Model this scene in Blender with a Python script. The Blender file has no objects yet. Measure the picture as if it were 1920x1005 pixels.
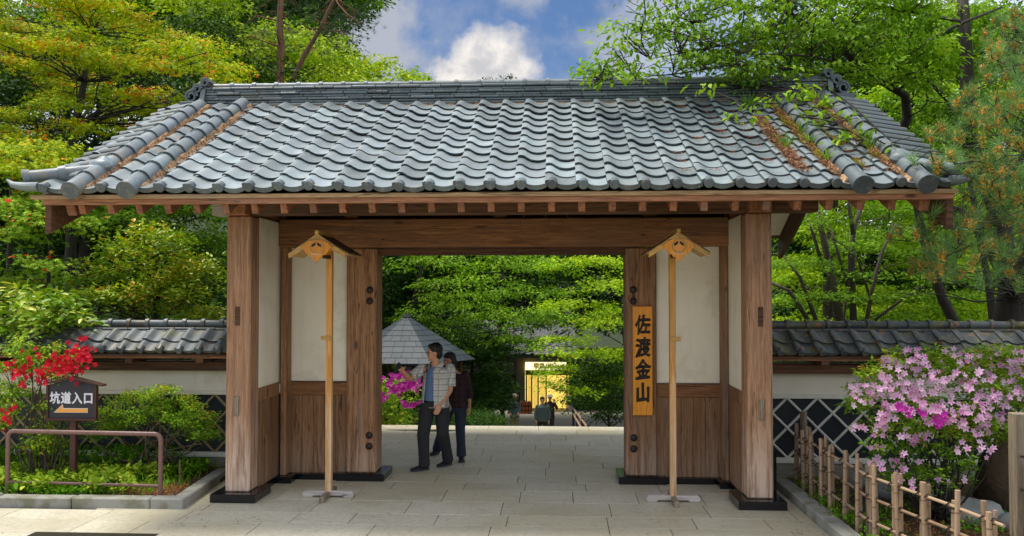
import bpy, bmesh, math, random
import numpy as np
from mathutils import Vector, Matrix

RD = random.Random(7)
rng = np.random.default_rng(7)
sc = bpy.context.scene
COL = sc.collection
rad = math.radians

# ------------------------------------------------------------------ camera, sky, sun, exposure
CAM_Y, CAM_Z, FPX, YAW, PIT = -9.338, 2.35, 1534.2, 0.05473, 0.02352
cam_d = bpy.data.cameras.new('camera'); cam = bpy.data.objects.new('camera', cam_d); COL.objects.link(cam)
cam.location = (0, CAM_Y, CAM_Z); cam.rotation_euler = (math.pi/2 + PIT, 0, YAW)
cam_d.sensor_width = 36; cam_d.lens = FPX/1920*36; cam_d.shift_y = 18.7/1920
cam_d.clip_start = .1; cam_d.clip_end = 1500
sc.camera = cam
sc.view_settings.view_transform = 'Standard'; sc.view_settings.look = 'None'
sc.view_settings.exposure = 1.76; sc.view_settings.gamma = 1; sc.view_settings.use_curve_mapping = False
sc.render.engine = 'CYCLES'
cy = sc.cycles
cy.max_bounces = 6; cy.diffuse_bounces = 4; cy.glossy_bounces = 2; cy.transmission_bounces = 4; cy.transparent_max_bounces = 4
cy.use_denoising = True; cy.caustics_reflective = False; cy.caustics_refractive = False
cy.sample_clamp_indirect = 6

_cw, _sw, _cp, _sp = math.cos(YAW), math.sin(YAW), math.cos(PIT), math.sin(PIT)
CR = Vector((_cw, _sw, 0)); CF = Vector((-_sw*_cp, _cw*_cp, _sp)); CU = Vector((_sw*_sp, -_cw*_sp, _cp)); CO = Vector((0, CAM_Y, CAM_Z))
def ray(px, py):
    return CF + CR*((px-960)/FPX) - CU*((py-521.2)/FPX)
def at(px, py, Y=None, Z=None):                       # world point seen at a photo pixel on the plane Y=.. or Z=..
    v = ray(px, py)
    t = (Y-CAM_Y)/v.y if Y is not None else (Z-CAM_Z)/v.z
    return CO + v*t
def project(p):
    p = Vector(p)-CO; d = p.dot(CF)
    if d < .1: return (-9999, -9999)
    return 960+FPX*p.dot(CR)/d, 521.2-FPX*p.dot(CU)/d

SUN = Vector((-.34, .10, 1.0)).normalized()
sl = bpy.data.lights.new('sun', 'SUN'); sl.energy = 1.2; sl.angle = rad(14); sl.color = (1, .94, .84)
so = bpy.data.objects.new('sun', sl); COL.objects.link(so); so.rotation_euler = (-SUN).to_track_quat('-Z', 'Y').to_euler()
so.location = (-6, -8, 14)

def make_world():
    w = bpy.data.worlds.new('World'); sc.world = w; w.use_nodes = True
    nt = w.node_tree; N = nt.nodes; L = nt.links; N.clear()
    out = N.new('ShaderNodeOutputWorld'); bg = N.new('ShaderNodeBackground'); L.new(bg.outputs[0], out.inputs[0])
    bg.inputs[1].default_value = .14
    sky = N.new('ShaderNodeTexSky'); sky.sky_type = 'NISHITA'; sky.sun_disc = False
    sky.sun_elevation = math.asin(SUN.z); sky.sun_rotation = math.atan2(SUN.x, SUN.y)
    sky.air_density = 1.0; sky.dust_density = .6; sky.ozone_density = 1.6
    tc = N.new('ShaderNodeTexCoord'); V = tc.outputs['Generated']
    def math_(op, a, b=None, c=None):
        n = N.new('ShaderNodeMath'); n.operation = op
        for i, x in enumerate((a, b, c)):
            if x is None: continue
            if isinstance(x, (int, float)): n.inputs[i].default_value = x
            else: L.new(x, n.inputs[i])
        return n.outputs[0]
    def noise(sc_, det=6, vec=None, rough=.55):
        n = N.new('ShaderNodeTexNoise'); n.inputs['Scale'].default_value = sc_; n.inputs['Detail'].default_value = det
        n.inputs['Roughness'].default_value = rough
        L.new(vec if vec is not None else V, n.inputs['Vector']); return n.outputs['Fac']
    def smooth(x, a, b):
        n = N.new('ShaderNodeMapRange'); n.interpolation_type = 'SMOOTHSTEP'
        L.new(x, n.inputs[0]); n.inputs[1].default_value = a; n.inputs[2].default_value = b
        n.inputs[3].default_value = 0; n.inputs[4].default_value = 1; return n.outputs[0]
    nA = noise(14, 8); nB = noise(34, 7, rough=.6); nC = noise(5, 5)
    wob = math_('MULTIPLY_ADD', nA, .12, -.06); wob2 = math_('MULTIPLY_ADD', nB, .05, -.025)
    def blob(px, py, r_px, soft, sx=1.0, k=1.0):
        d = ray(px, py).normalized()
        sub = N.new('ShaderNodeVectorMath'); sub.operation = 'SUBTRACT'; L.new(V, sub.inputs[0]); sub.inputs[1].default_value = d
        mul = N.new('ShaderNodeVectorMath'); mul.operation = 'MULTIPLY'; L.new(sub.outputs[0], mul.inputs[0]); mul.inputs[1].default_value = (1/sx, 1/sx, 1)
        ln = N.new('ShaderNodeVectorMath'); ln.operation = 'LENGTH'; L.new(mul.outputs[0], ln.inputs[0])
        v = math_('ADD', ln.outputs['Value'], math_('MULTIPLY', math_('ADD', wob, wob2), k))
        r = r_px/FPX
        return math_('SUBTRACT', 1, smooth(v, r*(1-soft), r*(1+soft)))
    # the general cover: broken cloud in a flat layer
    sep = N.new('ShaderNodeSeparateXYZ'); L.new(V, sep.inputs[0])
    z = math_('ADD', math_('MAXIMUM', sep.outputs[2], 0), .18)
    com = N.new('ShaderNodeCombineXYZ'); L.new(math_('DIVIDE', sep.outputs[0], z), com.inputs[0]); L.new(math_('DIVIDE', sep.outputs[1], z), com.inputs[1])
    layer = smooth(noise(1.15, 7, com.outputs[0]), .36, .60)
    clear = blob(890, 60, 330, .45, 1.3, .6)                     # the open blue window over the gate
    gen = math_('MULTIPLY', layer, math_('SUBTRACT', 1, clear))
    left = math_('MULTIPLY', blob(692, 60, 112, .3, 1.0, 1.0), .97)
    mott = math_('MULTIPLY', blob(1080, 70, 190, .6, 1.25, 1.3), smooth(nA, .34, .62))
    mott = math_('MULTIPLY', mott, .88)
    m = math_('MAXIMUM', gen, math_('MAXIMUM', left, mott))
    cum = math_('MAXIMUM', blob(918, 138, 60, .34, 1.1, .9), blob(875, 172, 52, .34, 1.1, .9))
    mix1 = N.new('ShaderNodeMix'); mix1.data_type = 'RGBA'
    L.new(m, mix1.inputs[0])
    deep = N.new('ShaderNodeMix'); deep.data_type = 'RGBA'; deep.blend_type = 'MULTIPLY'; deep.inputs[0].default_value = 1
    L.new(sky.outputs[0], deep.inputs[6]); deep.inputs[7].default_value = (.14, .172, .218, 1)
    L.new(deep.outputs[2], mix1.inputs[6])
    g = N.new('ShaderNodeMix'); g.data_type = 'RGBA'; L.new(smooth(nC, .3, .7), g.inputs[0])
    g.inputs[6].default_value = (2.55, 2.75, 3.2, 1); g.inputs[7].default_value = (4.1, 4.15, 4.3, 1)
    L.new(g.outputs[2], mix1.inputs[7])
    # cloud round the window is greyer; cover elsewhere brightened to light the scene
    thin = N.new('ShaderNodeMix'); thin.data_type = 'RGBA'; L.new(clear, thin.inputs[0]); L.new(g.outputs[2], thin.inputs[6]); thin.inputs[7].default_value = (1.0, 1.06, 1.22, 1)
    L.new(thin.outputs[2], mix1.inputs[7])
    mix2 = N.new('ShaderNodeMix'); mix2.data_type = 'RGBA'; L.new(cum, mix2.inputs[0]); L.new(mix1.outputs[2], mix2.inputs[6])
    cc = N.new('ShaderNodeMix'); cc.data_type = 'RGBA'; L.new(smooth(nB, .35, .7), cc.inputs[0])
    cc.inputs[6].default_value = (1.3, 1.3, 1.36, 1); cc.inputs[7].default_value = (2.15, 2.02, 1.88, 1); L.new(cc.outputs[2], mix2.inputs[7])
    L.new(mix2.outputs[2], bg.inputs[0])
make_world()

# ------------------------------------------------------------------ materials
MATS = {}
class NB:
    def __init__(s, name):
        s.m = bpy.data.materials.new(name); s.m.use_nodes = True; s.nt = s.m.node_tree; s.N = s.nt.nodes; s.L = s.nt.links
        s.b = s.N['Principled BSDF']; s.out = s.N['Material Output']; s.b.inputs['Specular IOR Level'].default_value = .35
        s.tc = s.N.new('ShaderNodeTexCoord'); s.obj = s.tc.outputs['Object']
        s.geo = s.N.new('ShaderNodeNewGeometry'); s.pos = s.geo.outputs['Position']; s.info = s.N.new('ShaderNodeObjectInfo'); s.rnd = s.info.outputs['Random']
        MATS[name] = s.m
    def set(s, inp, x):
        if isinstance(x, (int, float)): inp.default_value = x
        elif isinstance(x, tuple): inp.default_value = (*x, 1) if len(x) == 3 and len(inp.default_value) == 4 else x
        else: s.L.new(x, inp)
    def math(s, op, a, b=None, c=None):
        n = s.N.new('ShaderNodeMath'); n.operation = op
        for i, x in enumerate((a, b, c)):
            if x is not None: s.set(n.inputs[i], x)
        return n.outputs[0]
    def map(s, vec, scale=(1, 1, 1), loc=None, rot=None):
        n = s.N.new('ShaderNodeMapping'); s.L.new(vec, n.inputs[0]); n.inputs['Scale'].default_value = scale
        if rot: n.inputs['Rotation'].default_value = rot
        if loc is not None:
            if isinstance(loc, tuple): n.inputs['Location'].default_value = loc
            else: s.L.new(loc, n.inputs['Location'])
        return n.outputs[0]
    def rndvec(s, k=37.):
        c = s.N.new('ShaderNodeCombineXYZ'); a = s.math('MULTIPLY', s.rnd, k)
        for i in range(3): s.L.new(a, c.inputs[i])
        return c.outputs[0]
    def noise(s, vec, scale, det=4, rough=.55, dist=0):
        n = s.N.new('ShaderNodeTexNoise'); s.L.new(vec, n.inputs['Vector']); n.inputs['Scale'].default_value = scale
        n.inputs['Detail'].default_value = det; n.inputs['Roughness'].default_value = rough; n.inputs['Distortion'].default_value = dist
        return n.outputs['Fac']
    def vor(s, vec, scale, feature='F1'):
        n = s.N.new('ShaderNodeTexVoronoi'); n.feature = feature; s.L.new(vec, n.inputs['Vector']); n.inputs['Scale'].default_value = scale
        return n.outputs['Distance']
    def rng(s, x, a, b, c=0, d=1, smooth=True):
        n = s.N.new('ShaderNodeMapRange'); n.interpolation_type = 'SMOOTHSTEP' if smooth else 'LINEAR'
        s.L.new(x, n.inputs[0])
        for i, v in zip((1, 2, 3, 4), (a, b, c, d)): n.inputs[i].default_value = v
        return n.outputs[0]
    def mix(s, f, a, b, mode='MIX'):
        n = s.N.new('ShaderNodeMix'); n.data_type = 'RGBA'; n.blend_type = mode
        s.set(n.inputs[0], f); s.set(n.inputs[6], a); s.set(n.inputs[7], b); return n.outputs[2]
    def ramp(s, f, stops):
        n = s.N.new('ShaderNodeValToRGB'); s.L.new(f, n.inputs[0]); e = n.color_ramp.elements
        while len(e) < len(stops): e.new(.5)
        for el, (p, c) in zip(e, stops): el.position = p; el.color = (*c, 1)
        return n.outputs[0]
    def hsv(s, col, h=.5, sat=1., val=1.):
        n = s.N.new('ShaderNodeHueSaturation'); s.set(n.inputs['Hue'], h); s.set(n.inputs['Saturation'], sat); s.set(n.inputs['Value'], val); s.set(n.inputs['Color'], col)
        return n.outputs[0]
    def bump(s, h, strength=.3, dist=.01):
        n = s.N.new('ShaderNodeBump'); n.inputs['Strength'].default_value = strength; n.inputs['Distance'].default_value = dist
        s.L.new(h, n.inputs['Height']); s.L.new(n.outputs[0], s.b.inputs['Normal'])
    def fin(s, col, rough=.7, metal=0., spec=None):
        s.set(s.b.inputs['Base Color'], col); s.set(s.b.inputs['Roughness'], rough); s.b.inputs['Metallic'].default_value = metal
        if spec is not None: s.b.inputs['Specular IOR Level'].default_value = spec
        return s.m
def sepz(s, vec, i=2):
    n = s.N.new('ShaderNodeSeparateXYZ'); s.L.new(vec, n.inputs[0]); return n.outputs[i]

def wood(name, axis, light, dark, bleach=None, bz=(0, 1.2), rough=.75, knots=True, sat=1., streak=1.):
    s = NB(name)
    sc3 = {'x': (1, 24, 24), 'y': (24, 1, 24), 'z': (24, 24, 1)}[axis]
    v = s.map(s.obj, sc3, s.rndvec())
    warp = s.noise(s.map(s.obj, {'x': (.5, 2, 2), 'y': (2, .5, 2), 'z': (2, 2, .5)}[axis], s.rndvec(11.)), 1.6, 3)
    v2 = s.N.new('ShaderNodeVectorMath'); v2.operation = 'ADD'; s.L.new(v, v2.inputs[0])
    cx = s.N.new('ShaderNodeCombineXYZ'); w3 = s.math('MULTIPLY', warp, 3.2)
    for i in range(3): s.L.new(w3, cx.inputs[i])
    s.L.new(cx.outputs[0], v2.inputs[1])
    g1 = s.noise(v2.outputs[0], 1.0, 6, .62); g2 = s.noise(v, 5.0, 3, .6); big = s.noise(s.map(s.obj, (1.2, 1.2, .6), s.rndvec(5.)), 1.3, 3)
    f = s.rng(s.math('ADD', s.math('MULTIPLY', g1, .6), s.math('MULTIPLY', g2, .4)), .36, .66)
    col = s.mix(f, dark, light)
    col = s.mix(s.math('MULTIPLY', s.rng(big, .35, .7), .45), col, tuple(c*.55 for c in light))
    fine = s.rng(s.noise(v, 9.0, 2), .30, .42)
    col = s.mix(s.math('MULTIPLY', s.math('SUBTRACT', 1, fine), .55*streak), col, tuple(c*.35 for c in dark))
    if knots:
        kd = s.vor(s.map(s.obj, {'x': (.9, 2.6, 2.6), 'y': (2.6, .9, 2.6), 'z': (2.6, 2.6, .9)}[axis], s.rndvec(3.)), 1.25)
        kk = s.rng(kd, .05, .1, 1, 0)
        col = s.mix(s.math('MULTIPLY', kk, .8), col, tuple(c*.2 for c in dark))
    cr = s.noise(s.map(s.obj, {'x': (.30, 7, 7), 'y': (7, .30, 7), 'z': (7, 7, .30)}[axis], s.rndvec(23.)), 1.0, 3, .5)
    crk = s.rng(s.math('ABSOLUTE', s.math('SUBTRACT', cr, .5)), .0015, .008, 1, 0)
    col = s.mix(s.math('MULTIPLY', crk, .75*streak), col, tuple(c*.22 for c in dark))
    col = s.mix(s.math('MULTIPLY', s.rng(s.noise(s.map(s.obj, {'x': (.4, 3, 3), 'y': (3, .4, 3), 'z': (3, 3, .4)}[axis], s.rndvec(29.)), 1.1, 5), .48, .7), .35*streak), col, tuple(sum(light)/3*k for k in (.80, .70, .60)))
    if bleach:                                            # weathering that washes the foot of the timber pale
        zz = s.rng(sepz(s, s.pos), bz[0], bz[1], 1, 0)
        bl = s.math('MULTIPLY', zz, s.rng(g1, .30, .72))
        col = s.mix(s.math('MULTIPLY', bl, .85), col, bleach)
    col = s.hsv(col, .5, sat, s.rng(s.rnd, 0, 1, .82, 1.16, False))
    s.bump(s.math('ADD', g1, s.math('MULTIPLY', g2, .4)), .5, .008)
    return s.fin(col, rough)

POSTL, POSTD = (.44, .225, .10), (.15, .066, .028)
wood('wood_z', 'z', POSTL, POSTD, (.50, .37, .27), (.05, .75))
wood('wood_outer', 'z', (.52, .29, .16), (.22, .108, .053), (.74, .58, .46), (.08, 1.25))
wood('wood_x', 'x', (.36, .16, .06), (.13, .052, .018))
wood('wood_plank', 'z', (.36, .185, .08), (.14, .064, .025), (.34, .235, .155), (.05, .8))
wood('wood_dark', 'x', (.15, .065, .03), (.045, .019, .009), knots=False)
wood('wood_red', 'x', (.50, .235, .125), (.24, .10, .05))
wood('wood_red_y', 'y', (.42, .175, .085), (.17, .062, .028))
wood('wood_pale', 'x', (.52, .35, .19), (.28, .165, .08))
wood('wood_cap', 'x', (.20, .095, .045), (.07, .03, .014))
wood('wood_gold', 'z', (.66, .33, .06), (.42, .17, .02), (.66, .54, .42), (.1, 2.5), rough=.5, knots=False, streak=.5)
wood('wood_gold_x', 'x', (.62, .38, .10), (.38, .19, .035), rough=.45, knots=False, streak=.5)
wood('wood_white', 'x', (.66, .60, .55), (.38, .33, .29), knots=False)
wood('wood_plaque', 'z', (.80, .33, .02), (.60, .20, .010), rough=.4, knots=False, streak=.4)
wood('wood_fence', 'z', (.34, .27, .18), (.13, .10, .065), (.30, .24, .17), (.0, .3))
wood('bark', 'z', (.055, .042, .026), (.012, .009, .005), knots=False)
wood('bark_red', 'z', (.30, .13, .065), (.09, .04, .02), knots=False)
wood('bark_stem', 'z', (.12, .10, .06), (.04, .03, .018), knots=False)

def simple(name, col, rough=.6, var=.12, sc_=20, bump=.15, metal=0, spec=None, rndv=.0, bd=.005):
    s = NB(name); n = s.noise(s.obj, sc_, 5)
    c = s.mix(n, tuple(x*(1-var) for x in col), tuple(min(1, x*(1+var)) for x in col))
    if rndv: c = s.hsv(c, .5, 1, s.rng(s.rnd, 0, 1, 1-rndv, 1+rndv, False))
    if bump: s.bump(n, bump, bd)
    return s.fin(c, rough, metal, spec)
simple('black_stone', (.006, .006, .008), .12, .2, 60, 0, spec=.6)
simple('iron', (.028, .015, .011), .5, .3, 80, .3)
simple('ink', (.008, .006, .005), .5, .1, 80, 0)
simple('rust_pipe', (.17, .085, .07), .38, .45, 18, .2, spec=.5)
simple('sign_black', (.028, .028, .038), .35, .3, 9, .05)
simple('sign_brown', (.07, .025, .018), .5, .3, 30, .2)
simple('paint_white', (.75, .75, .78), .5, .04, 30, 0)
simple('paint_orange', (.85, .38, .08), .5, .05, 30, 0)
simple('skin', (.58, .29, .16), .5, .06, 12, .05)
simple('skin_dark', (.46, .22, .12), .5, .06, 12, .05)
simple('hair', (.010, .008, .007), .45, .3, 120, .8)
simple('tee_blue', (.135, .215, .37), .85, .06, 30, .3)
simple('trousers_grey', (.026, .026, .028), .85, .3, 14, .5, bd=.02)
simple('jeans_blue', (.022, .03, .05), .85, .35, 14, .5, bd=.02)
simple('shoe_black', (.008, .008, .011), .45, .3, 40, .1)
simple('shoe_sole', (.05, .05, .055), .6, .3, 40, .1)
simple('jacket_green', (.07, .095, .085), .85, .1, 20, .4)
simple('hat_cream', (.4, .36, .27), .85, .1, 20, .1)
simple('khaki', (.22, .17, .10), .85, .1, 20, .3)
s = NB('clay'); n = s.noise(s.pos, 26, 5); s.bump(n, .9, .02); s.fin(s.ramp(n, [(.32, (.10, .06, .035)), (.46, (.40, .23, .11)), (.7, (.58, .42, .26))]), .95)
simple('phone', (.03, .03, .035), .25, .1, 20, 0)
simple('bag_cream', (.42, .38, .30), .8, .1, 20, .1)
simple('rope', (.035, .022, .018), .9, .3, 90, .3)
simple('wire', (.35, .5, .5), .4, .1, 20, 0)
simple('crate_orange', (.50, .14, .05), .6, .15, 20, .1)
simple('steel_dark', (.03, .03, .035), .5, .2, 20, 0)
simple('panel_white', (.6, .62, .64), .5, .05, 20, 0)

s = NB('plaster'); n1 = s.noise(s.pos, 1.4, 5); n2 = s.noise(s.pos, 45, 3)
st = s.rng(s.noise(s.map(s.pos, (4, 4, .45)), 2.2, 5), .5, .75)
c = s.mix(n1, (.74, .66, .50), (.88, .82, .67)); c = s.mix(s.math('MULTIPLY', st, .14), c, (.38, .33, .22))
c = s.mix(s.math('MULTIPLY', s.rng(s.noise(s.pos, 2.1, 6, .7), .50, .68), .34), c, (.50, .42, .28))
s.bump(n2, .2, .004); s.fin(c, .9)

def tilemat(name, c0, c1, mossx=None, mossy=.0, spec=.5):
    s = NB(name); n = s.noise(s.pos, 7, 5); n2 = s.noise(s.map(s.obj, (1, 1, 1), s.rndvec()), 30, 4)
    c = s.mix(n, c0, c1)
    c = s.hsv(c, s.rng(s.rnd, 0, 1, .485, .515, False), 1, s.rng(s.noise(s.rndvec(91.), 3.1, 0), .3, .7, .62, 1.26, False))
    lx = s.noise(s.map(s.obj, (6, 3, 6), s.rndvec(17.)), 2.2, 4)
    c = s.mix(s.math('MULTIPLY', s.rng(lx, .52, .72), .38), c, (.30, .25, .17))
    spots = s.rng(n2, .60, .72); c = s.mix(s.math('MULTIPLY', spots, .35), c, (.42, .42, .38))
    dirt = s.rng(s.noise(s.pos, 3.2, 6, .65), .50, .68)
    if mossx:
        fx = s.rng(sepz(s, s.pos, 0), mossx[0], mossx[1]); mossf = s.math('MULTIPLY', fx, dirt)
        c = s.mix(s.math('MULTIPLY', mossf, .55), c, (.105, .10, .035)); c = s.mix(s.math('MULTIPLY', fx, .35), c, tuple(x*.5 for x in c0))
        fl = s.rng(sepz(s, s.pos, 0), -3.6, -4.8); c = s.mix(s.math('MULTIPLY', s.math('MULTIPLY', fl, dirt), .35), c, (.36, .26, .13))
    if mossy: c = s.mix(s.math('MULTIPLY', dirt, mossy), c, (.15, .135, .03)); c = s.mix(s.math('MULTIPLY', s.rng(s.noise(s.pos, 12, 5), .6, .68), mossy*.9), c, (.36, .15, .05))
    s.bump(n2, .15, .003)
    s.fin(c, s.rng(n, .3, .7, .38, .55), 0, spec)
tilemat('tile', (.18, .225, .235), (.26, .305, .31), (.9, 3.4))
tilemat('tile_edge_shade', (.055, .075, .085), (.10, .125, .135), (1.2, 3.6))  # tile colour darkened to paint shade on lips and collar fronts
tilemat('tile_ridge', (.095, .125, .133), (.165, .20, .205), (1.4, 3.8))
tilemat('tile_barrel', (.13, .165, .18), (.21, .25, .265), (1.0, 2.6))
tilemat('tile_wall', (.06, .075, .085), (.14, .165, .18), None, .5, .5)
tilemat('tile_wall_moss', (.055, .065, .065), (.115, .13, .125), None, .95, .4)
tilemat('tile_far', (.04, .045, .05), (.08, .085, .09), None, .2)

s = NB('granite'); sp = s.noise(s.pos, 260, 2); sp2 = s.vor(s.pos, 150); big = s.noise(s.pos, .55, 4); bl = s.noise(s.map(s.pos, (1, 1, 1), s.rndvec()), 3, 5)
c = s.mix(s.rng(sp, .38, .62), (.38, .35, .265), (.70, .66, .53))
mid = s.noise(s.pos, 18, 6, .7); c = s.mix(s.math('MULTIPLY', s.rng(mid, .44, .68), .42), c, (.27, .24, .155))
c = s.mix(s.math('MULTIPLY', s.rng(sp2, .1, .3, 1, 0), .3), c, (.12, .12, .11))
c = s.mix(s.math('MULTIPLY', s.rng(big, .40, .62), .45), c, (.40, .33, .17), 'MIX')
c = s.mix(s.math('MULTIPLY', s.rng(bl, .5, .75), .25), c, (.22, .20, .15))
c = s.hsv(c, .5, 1, s.rng(s.rnd, 0, 1, .93, 1.06, False)); s.bump(sp, .25, .003); s.fin(c, .72)
s = NB('kerb_granite'); sp = s.noise(s.pos, 200, 2); bl = s.noise(s.pos, 4, 5)
c = s.mix(s.rng(sp, .35, .65), (.20, .20, .17), (.42, .41, .36)); c = s.mix(s.math('MULTIPLY', s.rng(bl, .42, .65), .65), c, (.13, .125, .055))
s.bump(bl, .6, .02); s.fin(c, .85)
simple('joint', (.06, .052, .03), .95, .4, 30, .4)
s = NB('soil'); n = s.noise(s.pos, 9, 6); n2 = s.noise(s.pos, 60, 3); c = s.mix(n, (.035, .024, .014), (.14, .075, .03)); c = s.mix(s.rng(s.noise(s.pos, 1.3, 4), .5, .65), c, (.04, .065, .015))
s.bump(n2, .8, .03); s.fin(c, .95)
s = NB('litter_soil'); n = s.noise(s.pos, 40, 5); c = s.ramp(n, [(.3, (.05, .025, .012)), (.5, (.22, .10, .03)), (.7, (.34, .19, .07))]); s.bump(n, 1, .03); s.fin(c, .95)
s = NB('terrain'); n = s.noise(s.pos, .8, 6); c = s.mix(n, (.012, .02, .006), (.04, .055, .014)); s.bump(s.noise(s.pos, 6, 4), .8, .2); s.fin(c, .95)
s = NB('far_paving'); n = s.noise(s.pos, 2, 5); c = s.mix(n, (.17, .16, .125), (.26, .25, .20)); s.fin(c, .85)
s = NB('rock'); n = s.noise(s.pos, 5, 6); c = s.mix(n, (.13, .14, .13), (.36, .37, .34)); c = s.mix(s.rng(s.noise(s.pos, 2.5, 4), .5, .7), c, (.26, .20, .14)); s.bump(n, .6, .05); s.fin(c, .85)
s = NB('bamboo'); n = s.noise(s.map(s.obj, (30, 30, 1.2), s.rndvec()), 1.5, 4); c = s.mix(n, (.17, .10, .055), (.38, .265, .165)); c = s.mix(s.rng(s.noise(s.rndvec(71.), 2, 0), .35, .65), c, (.44, .30, .19)); c = s.mix(s.math('MULTIPLY', s.rng(s.noise(s.obj, 12, 5), .55, .7), .5), c, (.20, .135, .09)); s.fin(c, .5)
simple('bamboo_node', (.20, .125, .07), .7, .3, 30, .2)
simple('lattice_white', (.72, .70, .60), .8, .2, 8, .2)
simple('lattice_tan', (.35, .27, .15), .8, .3, 8, .2)
simple('slate_panel', (.018, .022, .026), .45, .3, 5, .1)
simple('foundation', (.24, .22, .17), .9, .25, 14, .3)
s = NB('slate'); n = s.noise(s.pos, 8, 4); c = s.mix(n, (.028, .037, .044), (.052, .066, .076)); c = s.hsv(c, .5, 1, s.rng(s.rnd, 0, 1, .8, 1.2, False)); s.fin(c, .55)
s = NB('glow_wall'); e = s.b.inputs
c = s.mix(s.noise(s.pos, 3, 4), (.85, .52, .06), (1., .78, .2)); s.fin(c, .6); s.L.new(c, e['Emission Color']); e['Emission Strength'].default_value = .34
s = NB('glow_sign'); e = s.b.inputs; s.fin((.9, .85, .6), .6); e['Emission Color'].default_value = (1, .88, .5, 1); e['Emission Strength'].default_value = .36
s = NB('sign_red'); s.fin((.6, .05, .02), .6)
s = NB('lamp_glow'); s.fin((1, .7, .2), .5); s.b.inputs['Emission Color'].default_value = (1, .62, .15, 1); s.b.inputs['Emission Strength'].default_value = 2.5
s = NB('glass'); s.fin((.75, .62, .30), .1); s.b.inputs['Alpha'].default_value = .22
simple('far_plaster', (.13, .14, .12), .9, .15, 3, 0)
simple('far_dark', (.012, .012, .012), .8, .2, 3, 0)

def plaid(name, base, line, sc_, red=None):
    s = NB(name); o = s.obj
    x, z = sepz(s, o, 0), sepz(s, o, 2); y = sepz(s, o, 1)
    def bars(v, f, w, ph=0.):
        a = s.math('FRACT', s.math('MULTIPLY_ADD', v, f, ph)); return s.math('LESS_THAN', a, w)
    hx = s.math('ADD', x, s.math('MULTIPLY', y, -.6))
    a = s.math('MAXIMUM', bars(hx, sc_, .16), bars(z, sc_, .16)); b = s.math('MAXIMUM', bars(hx, sc_, .10, .42), bars(z, sc_, .10, .42))
    c = s.mix(s.math('MULTIPLY', a, .62), base, line); c = s.mix(s.math('MULTIPLY', b, .4), c, red or line)
    s.bump(s.noise(o, 16, 4), .4, .02); return s.fin(c, .85)
plaid('shirt_plaid', (.58, .57, .50), (.10, .11, .10), 13, (.33, .25, .12))
plaid('shirt_maroon', (.030, .010, .014), (.010, .006, .01), 12, (.075, .03, .028))

def leafmat(name, stops, trans=.35, rough=.6, spec=.10, tcol=(1.12, 1.12, .28), patch=.25, psc=.8):
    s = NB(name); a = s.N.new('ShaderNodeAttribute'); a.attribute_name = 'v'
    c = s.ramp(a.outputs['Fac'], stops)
    p = s.rng(s.noise(s.pos, psc, 3), .3, .7, 1-patch, 1+patch, False)
    c = s.hsv(c, .5, 1, p)
    s.fin(c, rough, 0, spec)
    t = s.N.new('ShaderNodeBsdfTranslucent'); tc = s.mix(1., c, tcol, 'MULTIPLY'); s.L.new(tc, t.inputs[0])
    m = s.N.new('ShaderNodeMixShader'); m.inputs[0].default_value = trans
    s.L.new(s.b.outputs[0], m.inputs[1]); s.L.new(t.outputs[0], m.inputs[2]); s.L.new(m.outputs[0], s.out.inputs[0])
    return s.m
G = lambda r, g, b: (r, g, b)
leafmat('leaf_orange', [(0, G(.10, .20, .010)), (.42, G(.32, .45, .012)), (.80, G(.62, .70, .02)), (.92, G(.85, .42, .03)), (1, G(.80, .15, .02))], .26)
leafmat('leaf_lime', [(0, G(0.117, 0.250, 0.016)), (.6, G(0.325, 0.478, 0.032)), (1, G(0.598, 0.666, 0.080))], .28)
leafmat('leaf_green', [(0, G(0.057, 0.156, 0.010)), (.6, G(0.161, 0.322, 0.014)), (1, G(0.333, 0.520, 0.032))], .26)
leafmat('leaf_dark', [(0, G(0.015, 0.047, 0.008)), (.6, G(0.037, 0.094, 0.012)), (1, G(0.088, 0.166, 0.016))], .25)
leafmat('leaf_yellow', [(0, G(0.126, 0.281, 0.010)), (.5, G(0.286, 0.478, 0.012)), (1, G(0.591, 0.707, 0.024))], .30)
leafmat('leaf_maple', [(0, G(0.120, 0.250, 0.016)), (.6, G(0.288, 0.478, 0.032)), (.93, G(0.528, 0.666, 0.080)), (1, G(0.840, 0.052, 0.016))], .26)
leafmat('leaf_gloss', [(0, G(0.060, 0.166, 0.010)), (.6, G(0.240, 0.395, 0.012)), (.98, G(0.624, 0.686, 0.032)), (1, G(0.780, 0.416, 0.040))], .22, .38, .4)
leafmat('leaf_aucuba', [(0, G(0.072, 0.187, 0.012)), (.6, G(0.216, 0.374, 0.016)), (1, G(0.600, 0.624, 0.096))], .22, .4, .3)
leafmat('leaf_cherry', [(0, G(0.086, 0.208, 0.012)), (.6, G(0.204, 0.385, 0.018)), (1, G(0.408, 0.582, 0.048))], .32, .5)
leafmat('leaf_azalea', [(0, G(.06, .17, .012)), (.6, G(.20, .36, .02)), (.95, G(.50, .62, .05)), (1, G(.5, .25, .03))], .3, .4)
leafmat('leaf_ground', [(0, G(0.046, 0.146, 0.008)), (.6, G(0.149, 0.374, 0.012)), (1, G(0.345, 0.541, 0.032))], .3)
leafmat('needle', [(0, G(.07, .17, .045)), (.6, G(.19, .36, .10)), (1, G(.42, .58, .18))], .15, .4, tcol=(1, 1.1, .5))
leafmat('needle_far', [(0, G(.025, .055, .028)), (1, G(.07, .12, .055))], .1, .5)
leafmat('flower_red', [(0, G(.42, .004, .012)), (1, G(.80, .02, .06))], .3, .5, tcol=(1.2, .5, .5), patch=.1)
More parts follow.
